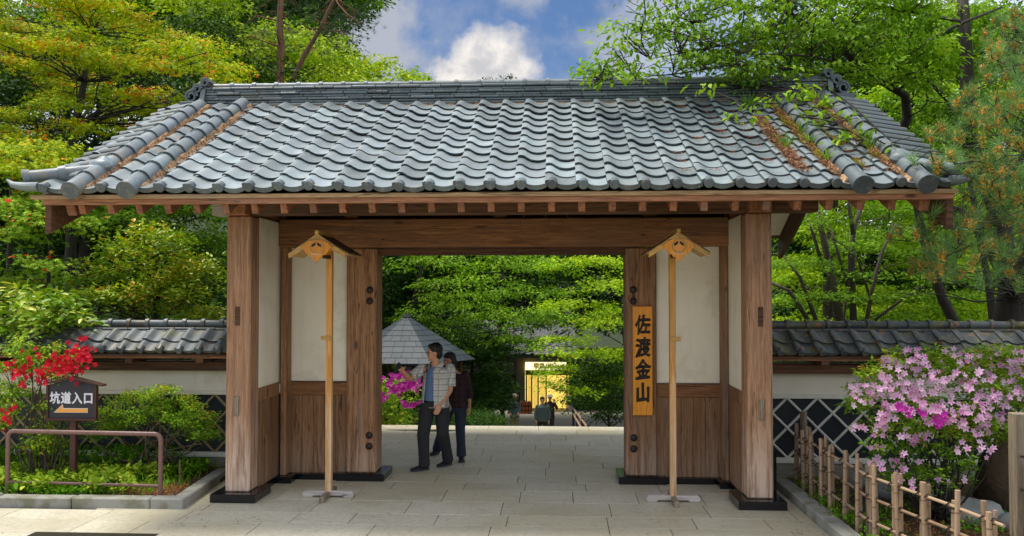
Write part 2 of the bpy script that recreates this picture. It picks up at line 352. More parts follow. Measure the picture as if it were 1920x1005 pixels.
leafmat('flower_pink', [(0, G(.66, .18, .44)), (.35, G(.76, .42, .62)), (1, G(.80, .62, .74))], .3, .5, tcol=(1.1, .8, 1), patch=.08)
leafmat('flower_throat', [(0, G(.55, .02, .20)), (1, G(.65, .05, .30))], .2, .5, tcol=(1, .6, .8), patch=.05)
leafmat('flower_magenta', [(0, G(.45, .01, .30)), (1, G(.75, .10, .55))], .3, .5, tcol=(1, .6, 1), patch=.1)
leafmat('candle', [(0, G(.85, .30, .04)), (.8, G(.95, .48, .08)), (1, G(.72, .55, .25))], .1, .6, tcol=(1, .8, .4), patch=.1)
leafmat('litter', [(0, G(.16, .07, .035)), (.6, G(.38, .17, .08)), (1, G(.52, .34, .18))], .1, .8, tcol=(1, .8, .5), patch=.2)
leafmat('litter_orange', [(0, G(.30, .10, .04)), (1, G(.48, .20, .08))], .1, .8, tcol=(1, .8, .5), patch=.2)
leafmat('moss', [(0, G(.12, .12, .012)), (.6, G(.26, .24, .02)), (1, G(.50, .28, .03))], .2, .9, patch=.3, psc=4)

# ------------------------------------------------------------------ object helpers
def tag(o, label=None, cat=None, group=None, kind=None):
    for k, v in (('label', label), ('category', cat), ('group', group), ('kind', kind)):
        if v: o[k] = v
    return o
def thing(name, loc, label, cat, group=None):
    o = bpy.data.objects.new(name, None); COL.objects.link(o); o.location = loc; o.empty_display_size = .2
    return tag(o, label, cat, group)
def wloc(o):
    v = Vector((0, 0, 0))
    while o is not None: v += o.location; o = o.parent
    return v
class MB:
    def __init__(s): s.v = []; s.f = []; s.mi = []; s.cur = 0
    def add(s, vs, fs):
        n = len(s.v); s.v += [tuple(v) for v in vs]; s.f += [tuple(i+n for i in f) for f in fs]; s.mi += [s.cur]*len(fs); return s
    def box(s, x0, x1, y0, y1, z0, z1, M=None):
        vs = [(x, y, z) for z in (z0, z1) for y in (y0, y1) for x in (x0, x1)]
        if M is not None: vs = [M @ Vector(v) for v in vs]
        return s.add(vs, [(0, 2, 3, 1), (4, 5, 7, 6), (0, 1, 5, 4), (2, 6, 7, 3), (0, 4, 6, 2), (1, 3, 7, 5)])
    def bar(s, p, q, w, h, up=(0, 0, 1), h2=None):
        p, q = Vector(p), Vector(q); d = (q-p).normalized(); r = d.cross(Vector(up)).normalized(); u = r.cross(d)
        vs = []
        for c in (p, q):
            for a, b in ((-1, -1), (1, -1), (1, 1), (-1, 1)): vs.append(c + r*a*w/2 + u*b*h/2)
        return s.add(vs, [(3, 2, 1, 0), (4, 5, 6, 7), (0, 1, 5, 4), (1, 2, 6, 5), (2, 3, 7, 6), (3, 0, 4, 7)])
    def tube(s, pts, rs, seg=8, caps=True, flat=1., up=(0, 0, 1)):
        pts = [Vector(p) for p in pts]; n = len(pts)
        if not hasattr(rs, '__len__'): rs = [rs]*n
        vs = []; prev = None
        for i, p in enumerate(pts):
            d = (pts[min(i+1, n-1)]-pts[max(i-1, 0)]).normalized()
            if prev is None:
                a = Vector(up) if abs(d.dot(Vector(up))) < .95 else Vector((1, 0, 0)); r = d.cross(a).normalized()
            else: r = (prev - d*prev.dot(d)).normalized()
            prev = r; u = r.cross(d)
            for k in range(seg):
                t = 2*math.pi*k/seg; vs.append(p + r*math.cos(t)*rs[i] + u*math.sin(t)*rs[i]*flat)
        fs = [(i*seg+k, i*seg+(k+1) % seg, (i+1)*seg+(k+1) % seg, (i+1)*seg+k) for i in range(n-1) for k in range(seg)]
        if caps: fs += [tuple(range(seg))[::-1], tuple((n-1)*seg+k for k in range(seg))]
        return s.add(vs, fs)
    def ball(s, c, r, seg=12, rings=8, M=None):
        r = r if hasattr(r, '__len__') else (r, r, r); vs = []; fs = []
        for j in range(rings+1):
            ph = math.pi*j/rings
            for k in range(seg):
                t = 2*math.pi*k/seg; p = Vector((r[0]*math.sin(ph)*math.cos(t), r[1]*math.sin(ph)*math.sin(t), r[2]*math.cos(ph)))
                if M is not None: p = M @ p
                vs.append(Vector(c)+p)
        for j in range(rings):
            for k in range(seg): fs.append((j*seg+k, (j+1)*seg+k, (j+1)*seg+(k+1) % seg, j*seg+(k+1) % seg))
        return s.add(vs, fs)
    def prism(s, poly, d0, d1, axis='y'):                 # outline in (a, b), extruded along axis
        f = {'y': lambda a, b, d: (a, d, b), 'x': lambda a, b, d: (d, a, b), 'z': lambda a, b, d: (a, b, d)}[axis]
        n = len(poly); vs = [f(a, b, d0) for a, b in poly] + [f(a, b, d1) for a, b in poly]
        fs = [tuple(range(n)), tuple(range(n, 2*n))[::-1]] + [(i, n+i, n+(i+1) % n, (i+1) % n) for i in range(n)]
        return s.add(vs, fs)
    def mesh(s, name, mats, smooth=False, bevel=0, base=Vector((0, 0, 0)), recalc=True, weld=True):
        me = bpy.data.meshes.new(name); b = base
        me.from_pydata([(v[0]-b.x, v[1]-b.y, v[2]-b.z) for v in s.v], [], s.f)
        for i, m in enumerate(s.mi): me.polygons[i].material_index = m
        if bevel or recalc:
            bm = bmesh.new(); bm.from_mesh(me)
            if weld: bmesh.ops.remove_doubles(bm, verts=bm.verts, dist=1e-6)
            if bevel:
                ed = [e for e in bm.edges if len(e.link_faces) == 2 and e.calc_face_angle(0) > .6]
                bmesh.ops.bevel(bm, geom=ed, offset=bevel, segments=1, affect='EDGES', clamp_overlap=True)
            bmesh.ops.recalc_face_normals(bm, faces=bm.faces); bm.to_mesh(me); bm.free()
        for m in (mats if isinstance(mats, (list, tuple)) else [mats]): me.materials.append(MATS[m])
        if smooth: me.polygons.foreach_set('use_smooth', [True]*len(me.polygons))
        if smooth == 'auto':
            try: me.set_sharp_from_angle(angle=rad(38))
            except Exception: pass
        return me
    def build(s, name, mats, parent=None, smooth=False, bevel=0, **k):
        base = wloc(parent) if parent is not None else Vector((0, 0, 0))
        me = s.mesh(name, mats, smooth, bevel, base, **k); o = bpy.data.objects.new(name, me); COL.objects.link(o)
        if parent is not None: o.parent = parent
        return o
    def top(s, name, mats, loc, label, cat, group=None, **k):     # a thing that is one mesh, origin at its base
        me = s.mesh(name, mats, k.pop('smooth', False), k.pop('bevel', 0), Vector(loc), **k)
        o = bpy.data.objects.new(name, me); COL.objects.link(o); o.location = loc; return tag(o, label, cat, group)
def inst(name, me, parent, loc, rot=(0, 0, 0), scale=None):
    o = bpy.data.objects.new(name, me); COL.objects.link(o); o.parent = parent; o.location = Vector(loc)-wloc(parent); o.rotation_euler = rot
    if scale: o.scale = scale
    return o
def J(a): return RD.uniform(-a, a)

# ------------------------------------------------------------------ terrain
def lerp(a, b, t): return a+(b-a)*t
def sst(x): x = max(0, min(1, x)); return x*x*(3-2*x)
def low(y):
    pts = [(-400, -.08), (5.5, -.08), (6.2, -.6), (10, -2.4), (20.8, -3.0), (36.8, -4.02), (45, -4.3), (600, -4.3)]
    for (a, za), (b, zb) in zip(pts, pts[1:]):
        if y <= b: return lerp(za, zb, (y-a)/(b-a))
    return -4.3
def terr(x, y):
    xc = -.9 - .02*max(0, y-6); w = 2.2+.11*max(0, y-6)
    d = abs(x-xc)-w; lo = low(y)
    side = -.08
    if x < xc: side += .16*max(0, -x-7)*sst((y-1.5)/5) + .10*max(0, y-14)*sst((-x-4)/8)
    else: side += .05*max(0, x-6)*sst((y-1.5)/5) + .03*max(0, y-14)*sst((x-3)/8)
    side = min(side, 14 + .02*y)
    side += .12*math.sin(x*.7)*math.cos(y*.6)*sst((y-3)/3)
    return lerp(lo, side, sst(d/5)) if y > 5.4 else (-.08 if y < 1.9 else side)
def ground():
    xs = [-400, -200, -120, -80, -60, -48] + [x*1.0 for x in range(-40, 41)] + [48, 60, 80, 120, 200, 400]
    ys = [-200, -80, -40, -20] + [-12+.9*i for i in range(70)] + [54, 60, 70, 85, 110, 150, 220, 350, 600]
    m = MB(); nx = len(xs)
    m.v = [(x, y, terr(x, y)) for y in ys for x in xs]
    m.f = [(j*nx+i, j*nx+i+1, (j+1)*nx+i+1, (j+1)*nx+i) for j in range(len(ys)-1) for i in range(nx-1)]; m.mi = [0]*len(m.f)
    tag(m.build('ground', 'terrain', smooth=True, recalc=False), kind='structure')
ground()

# paving: granite slabs in courses on a joint bed
def paving():
    bed = MB().box(-13, 5.6, -11, 5.62, -.3, -.012).build('paving', 'joint'); tag(bed, kind='structure')
    edges = [5.64]
    while edges[-1] > -10.5: edges.append(edges[-1]-RD.choice((.42, .50, .46, .56)))
    outer = MB(); cnt = 0
    for r, (y1, y0) in enumerate(zip(edges, edges[1:])):
        x = -12.6 + RD.uniform(0, .8)
        while x < 5.4:
            l = RD.choice((.62, .75, .9, 1.05, 1.2)); x1 = x+l; cxm, cym = x+l/2, (y0+y1)/2
            skip = (x1 < -4.35 and -.3 < cym < 1.3) or (x > 2.6 and cym < 1.5)
            xn = x1
            if cym < 1.5: x1 = min(x1, 2.69)
            if cym > 1.4 and (cxm < -6.2): skip = True
            if not skip:
                px, py = project((cxm, cym, 0)); vis = -120 < px < 2040 and py < 1060 and 5 > cym
                g = .0036; dz = J(.0012)
                if (vis and cnt < 290) or y1 > 5.6 and vis:
                    cnt += 1
                    m = MB().box(x+g, x1-g, y0+g, y1-g, -.05, dz); m.build('slab', 'granite', bed, bevel=.003)
                else: outer.box(x+g, x1-g, y0+g, y1-g, -.05, dz)
            x = xn
    o = outer.build('slab', 'granite', bed); o['kind'] = 'stuff'
    return bed
paving()
# stone steps from the plaza down to the lower path
def steps():
    b = MB()
    for i in range(13):
        y = 5.64+i*.34; z = -.0-(i+1)*.17
        b.box(-4.2, 2.2, y, y+.36, z-.4, z)
    tag(b.build('steps', 'kerb_granite', bevel=.008), kind='structure')
    ys = [10+i*2.0 for i in range(15)]
    p = MB(); n = len(ys)
    for i, y in enumerate(ys):
        for x in (-4.2-.04*i, 2.6+.16*i): p.v.append((x, y, low(y)+.03))
    p.f = [(2*i, 2*i+1, 2*i+3, 2*i+2) for i in range(n-1)]; p.mi = [0]*len(p.f)
    tag(p.build('path', 'far_paving', recalc=False), kind='structure')
steps()

# planting beds
def bed(name, x0, x1, y0, y1, z, mat, nx=30, ny=12, amp=.03):
    m = MB()
    for j in range(ny+1):
        for i in range(nx+1):
            x = lerp(x0, x1, i/nx); y = lerp(y0, y1, j/ny); m.v.append((x, y, z+J(amp)))
    m.f = [(j*(nx+1)+i, j*(nx+1)+i+1, (j+1)*(nx+1)+i+1, (j+1)*(nx+1)+i) for j in range(ny) for i in range(nx)]; m.mi = [0]*len(m.f)
    return tag(m.build(name, mat, smooth=True, recalc=False), kind='structure')
bed('garden_soil', -13, -4.34, -.3, 1.5, .07, 'soil', 60, 14)
bed('garden_soil', 2.86, 12, -4.5, 1.5, .05, 'soil', 60, 40)
# kerbs
def kerbs():
    k = MB().box(-13, -4.2, -.36, -.29, -.05, .05).box(-4.33, -4.26, -.3, 1.2, -.05, .05).build('kerb', 'joint'); tag(k, kind='structure')
    x = -13
    cuts = [-13, -12, -11.1, -10.2, -9.3, -8.4, -7.5, -6.3, -5.42, -4.52, -4.14]
    for a, b in zip(cuts, cuts[1:]):
        m = MB().box(a+.005, b-.005, -.43, -.27, -.04, .115+J(.008))
        m.build('kerb_stone', 'kerb_granite', k, bevel=.012)
    for a, b in ((-.265, .45), (.46, 1.28)):
        M = Matrix.Translation((-4.15, -.265, 0)) @ Matrix.Rotation(rad(5.6), 4, 'Z')
        MB().box(-.16, 0, a+.265, b+.265, -.04, .112, M).build('kerb_stone', 'kerb_granite', k, bevel=.012)
    k2 = MB().box(2.72, 2.84, -8, 1.2, -.05, .04).build('kerb', 'joint'); tag(k2, kind='structure')
    y = 1.25
    while y > -6:
        l = RD.uniform(.8, 1.1); MB().box(2.69, 2.87, y-l+.004, y-.004, -.04, .105+J(.004)).build('kerb_stone', 'kerb_granite', k2, bevel=.010); y -= l
kerbs()

# ------------------------------------------------------------------ the gate
GATE = thing('wooden_gate', (-.7, 1.2, 0), 'large weathered timber gate with a grey tiled roof and white plaster side bays', 'gate')
EY, EZ, RY, RZ = -1.05, 3.455, 2.02, 5.06                 # eave lip and ridge foot of the front slope
SL = math.atan2(RZ-EZ, RY-EY); LEN = math.hypot(RZ-EZ, RY-EY)
XL, XR = -5.42, 3.97
def slope_z(y): return EZ + (y-EY)*math.tan(SL)
PITCH = .313
def prof(u):
    us = (-.06, 0, .08, .17, .28, .42, .56, .66, .76, .87, .95, 1.0); hs = (.80, .96, 1.0, .88, .50, .15, .02, 0, .04, .16, .30, .38)
    return float(np.interp(u, us, hs))
US = (-.06, 0, .08, .17, .28, .42, .56, .66, .76, .87, .95, 1.0)
def tile_mesh(name, W, L, A, th, eave, mats, drop=.0):
    m = MB(); n = len(US)
    lift = .030
    top0 = [(u*W, 0, prof(u)*A+lift) for u in US]; top1 = [(u*W, L, prof(u)*A) for u in US]
    m.add(top0+top1, [(i, i+1, n+i+1, n+i) for i in range(n-1)])
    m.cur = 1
    bot = []
    for (x, y, z), u in zip(top0, US):
        t = th
        if eave: t = th + drop*(1-.55*prof(u))
        bot.append((x, .004 if eave else .006, z-t))
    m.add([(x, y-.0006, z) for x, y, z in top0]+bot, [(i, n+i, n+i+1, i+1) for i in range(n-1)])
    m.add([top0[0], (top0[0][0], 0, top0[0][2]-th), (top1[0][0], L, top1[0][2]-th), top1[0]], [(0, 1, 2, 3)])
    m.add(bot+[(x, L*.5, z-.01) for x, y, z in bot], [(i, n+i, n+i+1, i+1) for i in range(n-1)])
    if eave:
        r = A*.86
        c = (.055*W/.313, -.012, A*.30+lift)
        m.tube([(c[0], .05, c[2]), (c[0], -.028, c[2]), (c[0], -.034, c[2])], [r, r, r*.85], 14)
    return m.mesh(name, mats, smooth='auto', recalc=False)
def gate_roof():
    deck = MB(); t = .03
    y0, z0, y1, z1 = EY+.10, EZ-.035, 2.2, slope_z(2.2)-.03
    y2 = 2.2+(2.2-EY)-.1; 
    for a, b, c, d in (((y0, z0), (y1, z1), (y1, z1-t), (y0, z0-t)), ((y2, z0), (y1, z1), (y1, z1-t), (y2, z0-t))):
        deck.prism([a, b, c, d], XL-.08, XR+.0, 'x')
    roof = deck.build('roof', 'wood_cap', GATE)
    tm = tile_mesh('roof_tile', PITCH, .325, .064, .021, False, ['tile', 'tile_edge_shade'])
    te = tile_mesh('eave_tile', PITCH, .325, .060, .024, True, ['tile', 'tile_edge_shade'], .030)
    rows, cols = 12, 30; ex = LEN/12.15
    R0 = MB()
    def place(me, name, c, r, back=False, mb=None):
        x = XL + c*PITCH; s = r*ex
        dz = .005*math.sin(c*.9+r*1.7)+J(.004)
        if not back:
            y = EY+s*math.cos(SL); z = EZ+s*math.sin(SL)+dz - .035*math.sin(math.pi*min(1, s/LEN))*.5
            rot = (SL+J(.010), J(.012), J(.014))
        else:
            y = 2*2.2-EY-s*math.cos(SL)-.05; z = EZ+s*math.sin(SL)+dz; rot = (SL, 0, math.pi); x += PITCH
        if mb is not None:
            M = Matrix.Translation((x, y, z)) @ Matrix.Rotation(rot[2], 4, 'Z') @ Matrix.Rotation(rot[1], 4, 'Y') @ Matrix.Rotation(rot[0], 4, 'X')
            n = len(mb.v); mb.v += [tuple(M @ v.co) for v in me.vertices]
            for p in me.polygons: mb.f.append(tuple(i+n for i in p.vertices)); mb.mi.append(p.material_index)
        else: inst(name, me, roof, (x, y, z), rot)
    for r in range(rows):
        for c in range(cols):
            if r == 0: place(te, 'eave_tile', c, r)
            elif r <= 10 and r*30 <= 300: place(tm, 'roof_tile', c, r)
            else: place(tm, 'roof_tile', c, r, mb=R0)
    for r in range(rows):
        for c in range(cols): place(te if r == 0 else tm, '', c, r, True, R0)
    o = R0.build('roof_tile', ['tile', 'tile_edge_shade'], roof, smooth='auto', recalc=False, weld=False); o['kind'] = 'stuff'
    # barrel-tile ridges running down the slope
    def barrel(name, x, y0, y1, r, off=.055):
        n = 11
        for k in range(n):
            a = y0 + (y1-y0)*k/n; b = y0 + (y1-y0)*(k+1)/n
            pa = Vector((x+J(.004), a, slope_z(a)+off)); pb = Vector((x+J(.004), b+.01, slope_z(b+.01)+off))
            d = (pb-pa).normalized(); m = MB()
            if k == 0:
                pa = pa - d*.04
                m.tube([pa, pb+d*.02], [r*.96, r*.93], 18)
                m.cur = 1; m.tube([pa-d*.012, pa+d*.004], [r*1.0, r*1.0], 18)
            else:
                m.tube([pa-d*.025, pa+d*.04], [r*1.15, r*1.06], 18); m.cur = 1; m.tube([pa-d*.030, pa-d*.022], [r*1.14, r*1.14], 18); m.cur = 0; m.tube([pa+d*.03, pb+d*.02], [r*1.0, r*.88], 18)  # dark ring paints the shade under each collar lip
            m.build('barrel_tile', ['tile_barrel', 'tile_edge_shade'], roof, smooth='auto')
        m = MB(); a_, b_ = y0+.10, y1+.04
        for k in range(24):
            ya, yb = lerp(a_, b_, k/24), lerp(a_, b_, (k+1)/24); ww = .135+J(.02)
            m.prism([(x-ww, slope_z(ya)+.0), (x+ww, slope_z(ya)+.0), (x+ww*.75, slope_z(ya)+.062+J(.006)), (x-ww*.75, slope_z(ya)+.062+J(.006))], ya, yb+.01, 'y')
            n_ = len(m.v)-8
            for q in range(4, 8): m.v[n_+q] = (m.v[n_+q][0], m.v[n_+q][1], m.v[n_+q][2]+slope_z(yb)-slope_z(ya))
        m.build('clay_bed', 'clay', roof)
        w = MB().tube([Vector((x+.02*math.sin(i), y0+(y1-y0)*i/22, slope_z(y0+(y1-y0)*i/22)+off+r*1.1+.004)) for i in range(23)], .0022, 4)
        w.build('tie_wire', 'wire', roof)
    barrel('ridge', -4.435, -1.12, 1.95, .098); barrel('ridge', -5.03, -1.12, 1.90, .095)
    barrel('ridge', 3.0, -1.12, 1.95, .098); barrel('ridge', 3.62, -1.12, 1.95, .098)
    for x, sg in ((-5.03, -1), (3.62, 1)):               # corner ridge and its horn, clasp plate
        yb = -.62; p0 = Vector((x, yb, slope_z(yb)+.07)); kk = 1 if sg < 0 else .66; p1 = Vector((x+sg*.62*kk, -1.0, EZ+.165))
        m = MB(); d = (p1-p0)
        m.tube([p0, p0+d*.48], [.07, .068], 14); m.tube([p0+d*.44, p0+d*.54], [.088, .08], 14); m.tube([p0+d*.5, p0+d*.92], [.066, .062], 14)
        m.tube([p0+d*.9, p0+d*.97, p0+d*1.0], [.07, .085, .06], 14)
        m.build('corner_barrel', 'tile_barrel', roof, smooth='auto')
        m = MB(); q = Vector((x+sg*.40*kk, -1.05, EZ+.055))
        m.tube([q, q+Vector((sg*.16*kk, -.01, .0)), q+Vector((sg*.27*kk, -.02, .02)), q+Vector((sg*.34*kk, -.02, .075*kk))], [.07, .068, .05, .014], 10, flat=.7)
        m.build('corner_horn', 'tile_barrel', roof, smooth='auto')
        m = MB(); c = Vector((x, yb+.05, slope_z(yb+.05)+.10))
        M = Matrix.Rotation(SL, 3, 'X')
        for t in range(5):
            m.ball(c+Vector((0, .02*t-.02, .012*t)), (.135-.016*t, .10-.012*t, .075), 14, 6, M)
        m.build('clasp_tile', 'tile_barrel', roof, smooth='auto')
        # verge tiles laid outward over the gable edge
        n = 14
        for k in range(n):
            y = -.78+k*(2.75/n); z = slope_z(y)+.035
            a = Vector((x+sg*.07, y, z+.045)); b = Vector((x+sg*.52, y, z-.03)); m = MB()
            m.tube([a, b, b+Vector((sg*.01, 0, 0))], [.06, .058, .05], 10, flat=.8); m.box(min(a.x, b.x), max(a.x, b.x)-.01, y+.03, y+.20, z-.05, z-.015)
            m.build('verge_tile', 'tile_ridge', roof, smooth='auto')
    # main ridge: courses of flat tiles, round caps, scroll ends
    x0, x1 = -5.02, 3.72
    for c in range(7):
        z = RZ+.015+c*.040 + (.006 if c > 0 else 0); ins = .018*(c % 2)+.004*c
        x = x0-RD.uniform(0, .2)
        while x < x1:
            l = RD.uniform(.26, .36); a, b = max(x, x0), min(x+l, x1)
            if b-a > .05:
                zz = z+J(.003); m = MB().prism([(a+.002, zz), (b-.002, zz+J(.003)), (b-.002, zz+.034), (a+.002, zz+.034)], 2.04+ins+J(.006), 2.36-ins, 'y')
                m.build('ridge_course_tile', 'tile_ridge', roof, bevel=.008)
            x += l
    MB().box(x0, x1, 2.10, 2.30, RZ-.12, RZ+.30).build('ridge_core', 'litter_soil', roof)
    MB().box(x0, x1, 2.03, 2.12, RZ-.08, RZ+.012).build('clay_bed', 'clay', roof)
    x = x0; i = 0
    while x < x1-.05:
        b = min(x+.325, x1); zc = RZ+.325
        m = MB().tube([(x-.005, 2.2, zc), (x+.045, 2.2, zc+.002)], [.068, .066], 14); m.tube([(x+.04, 2.2, zc), (b+.01, 2.2, zc+J(.004))], [.055, .052], 14)
        m.build('cap_tile', 'tile_ridge', roof, smooth='auto'); x = b
    for xe, sg in ((x0, -1), (x1, 1)):
        m = MB()
        m.prism([(2.03, RZ-.03), (2.37, RZ-.03), (2.40, RZ+.10), (2.33, RZ+.30), (2.2, RZ+.38), (2.07, RZ+.30), (2.0, RZ+.10)], xe, xe+sg*.07, 'x')
        m.box(min(xe+sg*.34, xe-sg*.02), max(xe+sg*.34, xe-sg*.02), 1.98, 2.42, RZ-.06, RZ+.075)
        def curl(cxx, czz, r, w=.16):
            N_ = 22; pts = []
            for i in range(N_): t = i/(N_-1); a = 1.6*2*math.pi*t; rr = r*(1-.62*t); pts.append((cxx-sg*math.cos(a)*rr, czz+math.sin(a)*rr))
            for (ax, az), (bx, bz) in zip(pts, pts[1:]): m.bar((ax, 2.2, az), (bx, 2.2, bz), .36*w/.16*.9, .030, up=(0, 0, 1) if abs(bx-ax) > abs(bz-az) else (1, 0, 0))
        curl(xe+sg*.21, RZ+.165, .095); curl(xe+sg*.12, RZ+.275, .07); curl(xe+sg*.01, RZ+.365, .066)
        m.build('ridge_end_scroll', 'tile_ridge', roof, bevel=.003)
    return roof
ROOF = gate_roof()

def gate_timber():
    g = GATE
    # eave boards and rafters
    MB().box(-5.56, 3.985, -1.0, -.955, 3.385, 3.43).build('eave_board', 'wood_pale', g, bevel=.004)
    MB().box(-5.45, 3.96, -.965, -.905, 3.330, 3.386).build('fascia_board', 'wood_red', g, bevel=.004)
    rs = math.tan(SL)*.955
    def rz(y): return 3.272+(y+.9)*rs
    x = -5.07
    k = 0
    while x < 3.7:
        a, b = Vector((x, -.87, rz(-.87))), Vector((x, 2.2, rz(2.2)))
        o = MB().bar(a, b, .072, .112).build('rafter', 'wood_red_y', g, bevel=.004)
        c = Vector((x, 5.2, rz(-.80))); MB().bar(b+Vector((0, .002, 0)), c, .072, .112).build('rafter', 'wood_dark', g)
        x += .3135; k += 1
    # pale boarding seen between the rear rafters
    MB().prism([(2.26, rz(2.2)+.035), (5.1, rz(-.70)+.055), (5.1, rz(-.70)+.065), (2.26, rz(2.2)+.045)], XL, XR-.1, 'x').build('rear_boarding', 'plaster', g)
    # barge boards at both gable ends
    for x in (-5.44, 3.90):
        for s in (1, -1):
            pts = []
            for i in range(7):
                t = i/6; y = lerp(-.93, 2.2, t); z = rz(y); pts.append((y if s == 1 else 4.4-y, z+.09, z-.23-.10*math.sin(t*3.1)+.08*t))
            for j, ((ya, ta, ba), (yb, tb, bb)) in enumerate(zip(pts, pts[1:])): pass
            poly = [(p[0], p[1]) for p in pts]+[(p[0], p[2]) for p in pts[::-1]]
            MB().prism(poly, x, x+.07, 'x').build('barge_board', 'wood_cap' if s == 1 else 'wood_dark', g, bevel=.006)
    for x in (-5.2, 3.72):                                # rafters doubled along the gable
        MB().bar((x, -.86, rz(-.86)), (x, 2.2, rz(2.2)), .10, .15).build('gable_rafter', 'wood_red_y', g, bevel=.005)
    # purlins, plates and tie beams
    MB().box(-4.03, 2.95, .05, .27, 3.318, 3.475).build('eave_purlin', 'wood_cap', g, bevel=.008)
    for x0 in (-3.825, 2.15): MB().box(x0, x0+.245, -.12, 4.9, 3.304, 3.47).build('side_plate', 'wood_red_y', g, bevel=.008)
    MB().box(-4.042, -3.84, .042, .275, 3.312, 3.48).build('beam_end_cap', 'wood_white', g)
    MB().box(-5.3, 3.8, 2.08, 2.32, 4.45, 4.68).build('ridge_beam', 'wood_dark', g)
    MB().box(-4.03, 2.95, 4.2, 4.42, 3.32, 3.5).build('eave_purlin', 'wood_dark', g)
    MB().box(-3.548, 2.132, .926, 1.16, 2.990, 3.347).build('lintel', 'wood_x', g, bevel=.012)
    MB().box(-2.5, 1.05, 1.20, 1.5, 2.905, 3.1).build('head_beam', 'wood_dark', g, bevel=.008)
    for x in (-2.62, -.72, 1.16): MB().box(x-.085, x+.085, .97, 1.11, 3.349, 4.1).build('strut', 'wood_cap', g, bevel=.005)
    for i in range(20):  # boards added to stop light leaking through above the lintel
        xx = -3.55+i*.284; MB().box(xx+.001, xx+.282, 1.18, 1.205, 3.10, 4.18).build('light_block_board', 'wood_dark', g)
    # outer and inner posts on black stone plinths
    def post(x0, x1, y0, y1, z0, z1, mat, plinth, zp, parts=()):
        p = MB().box(x0, x1, y0, y1, z0, z1).build('post', mat, g, bevel=.018)
        a, b, c, d = plinth; MB().box(a, b, c, d, 0.0, zp).build('plinth', 'black_stone', g, bevel=.006)
        return p
    pl = post(-3.845, -3.557, 0, .287, .094, 3.302, 'wood_outer', (-3.965, -3.437, -.137, .392), .098)
    pr = post(2.128, 2.415, 0, .287, .094, 3.302, 'wood_outer', (2.0, 2.529, -.137, .395), .098)
    for p, x in ((pl, -3.71), (pr, 2.285)):
        MB().box(x-.028, x+.028, -.022, .01, .98, 1.20).build('wedge_peg', 'wood_fence', p, bevel=.004)
        MB().box(x-.03, x+.03, -.006, .01, 2.02, 2.24).build('mortise_plug', 'wood_dark', p, bevel=.003)
    MB().box(2.44, 2.56, .42, .60, .0, .52).build('side_stone', 'black_stone', g, bevel=.005)
    ml = post(-2.719, -2.328, 1.12, 1.50, .09, 2.985, 'wood_z', (-2.829, -2.207, 1.042, 1.60), .092)
    mr = post(.872, 1.262, 1.12, 1.50, .09, 2.985, 'wood_z', (.773, 1.372, 1.042, 1.60), .092)
    for p, x in ((ml, -2.413), (mr, .968)):
        for z in (2.445, 2.30, .575, .435):
            MB().ball((x, 1.117, z), (.046, .036, .046), 14, 8).build('iron_boss', 'iron', p, smooth=True)
    # bays between outer and inner posts
    for side in (-1, 1):
        if side < 0: xa, xb, xc, xin = -3.60, -2.72, -3.53, -3.556; fx0, fx1 = -3.522, -3.45
        else: xa, xb, xin = 1.263, 2.185, 2.129; fx0, fx1 = 2.052, 2.122
        MB().box(xa, xb, 1.185, 1.25, 1.20, 2.99).build('plaster_panel', 'plaster', g)
        MB().box(xa+.004, xb-.001, 1.15, 1.23, 1.085, 1.245).build('rail', 'wood_x', g, bevel=.005)
        MB().box(xa+.004, xb-.001, 1.17, 1.23, 1.2455, 1.262).build('rail_bead', 'wood_cap', g)
        MB().box(fx0, fx1, .955, 1.16, .085, 2.988).build('corner_stile', 'wood_plank', g, bevel=.005)
        xs = [xa+(.08 if side < 0 else 0), xb-(0 if side < 0 else .07)]; n = 6
        if side < 0: xs[0] = -3.60
        else: xs[1] = 2.185
        w = (xs[1]-xs[0])/n
        for i in range(n):
            MB().box(xs[0]+i*w+.0015, xs[0]+(i+1)*w-.0015, 1.178+J(.002), 1.22, .075, 1.084).build('plank', 'wood_plank', g, bevel=.002)
        MB().box(xa, xb, 1.10, 1.25, 0, .074).build('base_stone', 'black_stone', g)
        MB().box(min(fx0, fx1)-.06, max(fx0, fx1)+.10, .86, 1.06, 0, .083).build('corner_stone', 'black_stone', g, bevel=.003)
        # side wall running back from the outer post
        t0, t1 = (xin-.06, xin) if side < 0 else (xin, xin+.06)
        MB().box(t0, t1, .288, 1.183, 1.24, 3.303).build('plaster_panel', 'plaster', g)
        d = .018*(1 if side < 0 else -1)
        MB().box(t0+max(d, 0)*.0+(0 if side < 0 else d), t1+(d if side < 0 else 0), .288, .954, 1.11, 1.268).build('rail', 'wood_plank', g, bevel=.004)
        for i in range(7):
            ya = .289+i*.127; MB().box(t0-.002, t1+.002*(-side), ya+.001, ya+.126, .085, 1.109).build('plank', 'wood_plank', g, bevel=.002)
        MB().box(t0-.01, t1+.01, .3, .95, 0, .083).build('base_stone', 'black_stone', g)
        MB().box(t0-.3 if side < 0 else t1, t0 if side < 0 else t1+.3, .30, .36, .09, 3.30).build('side_return', 'plaster', g)
gate_timber()

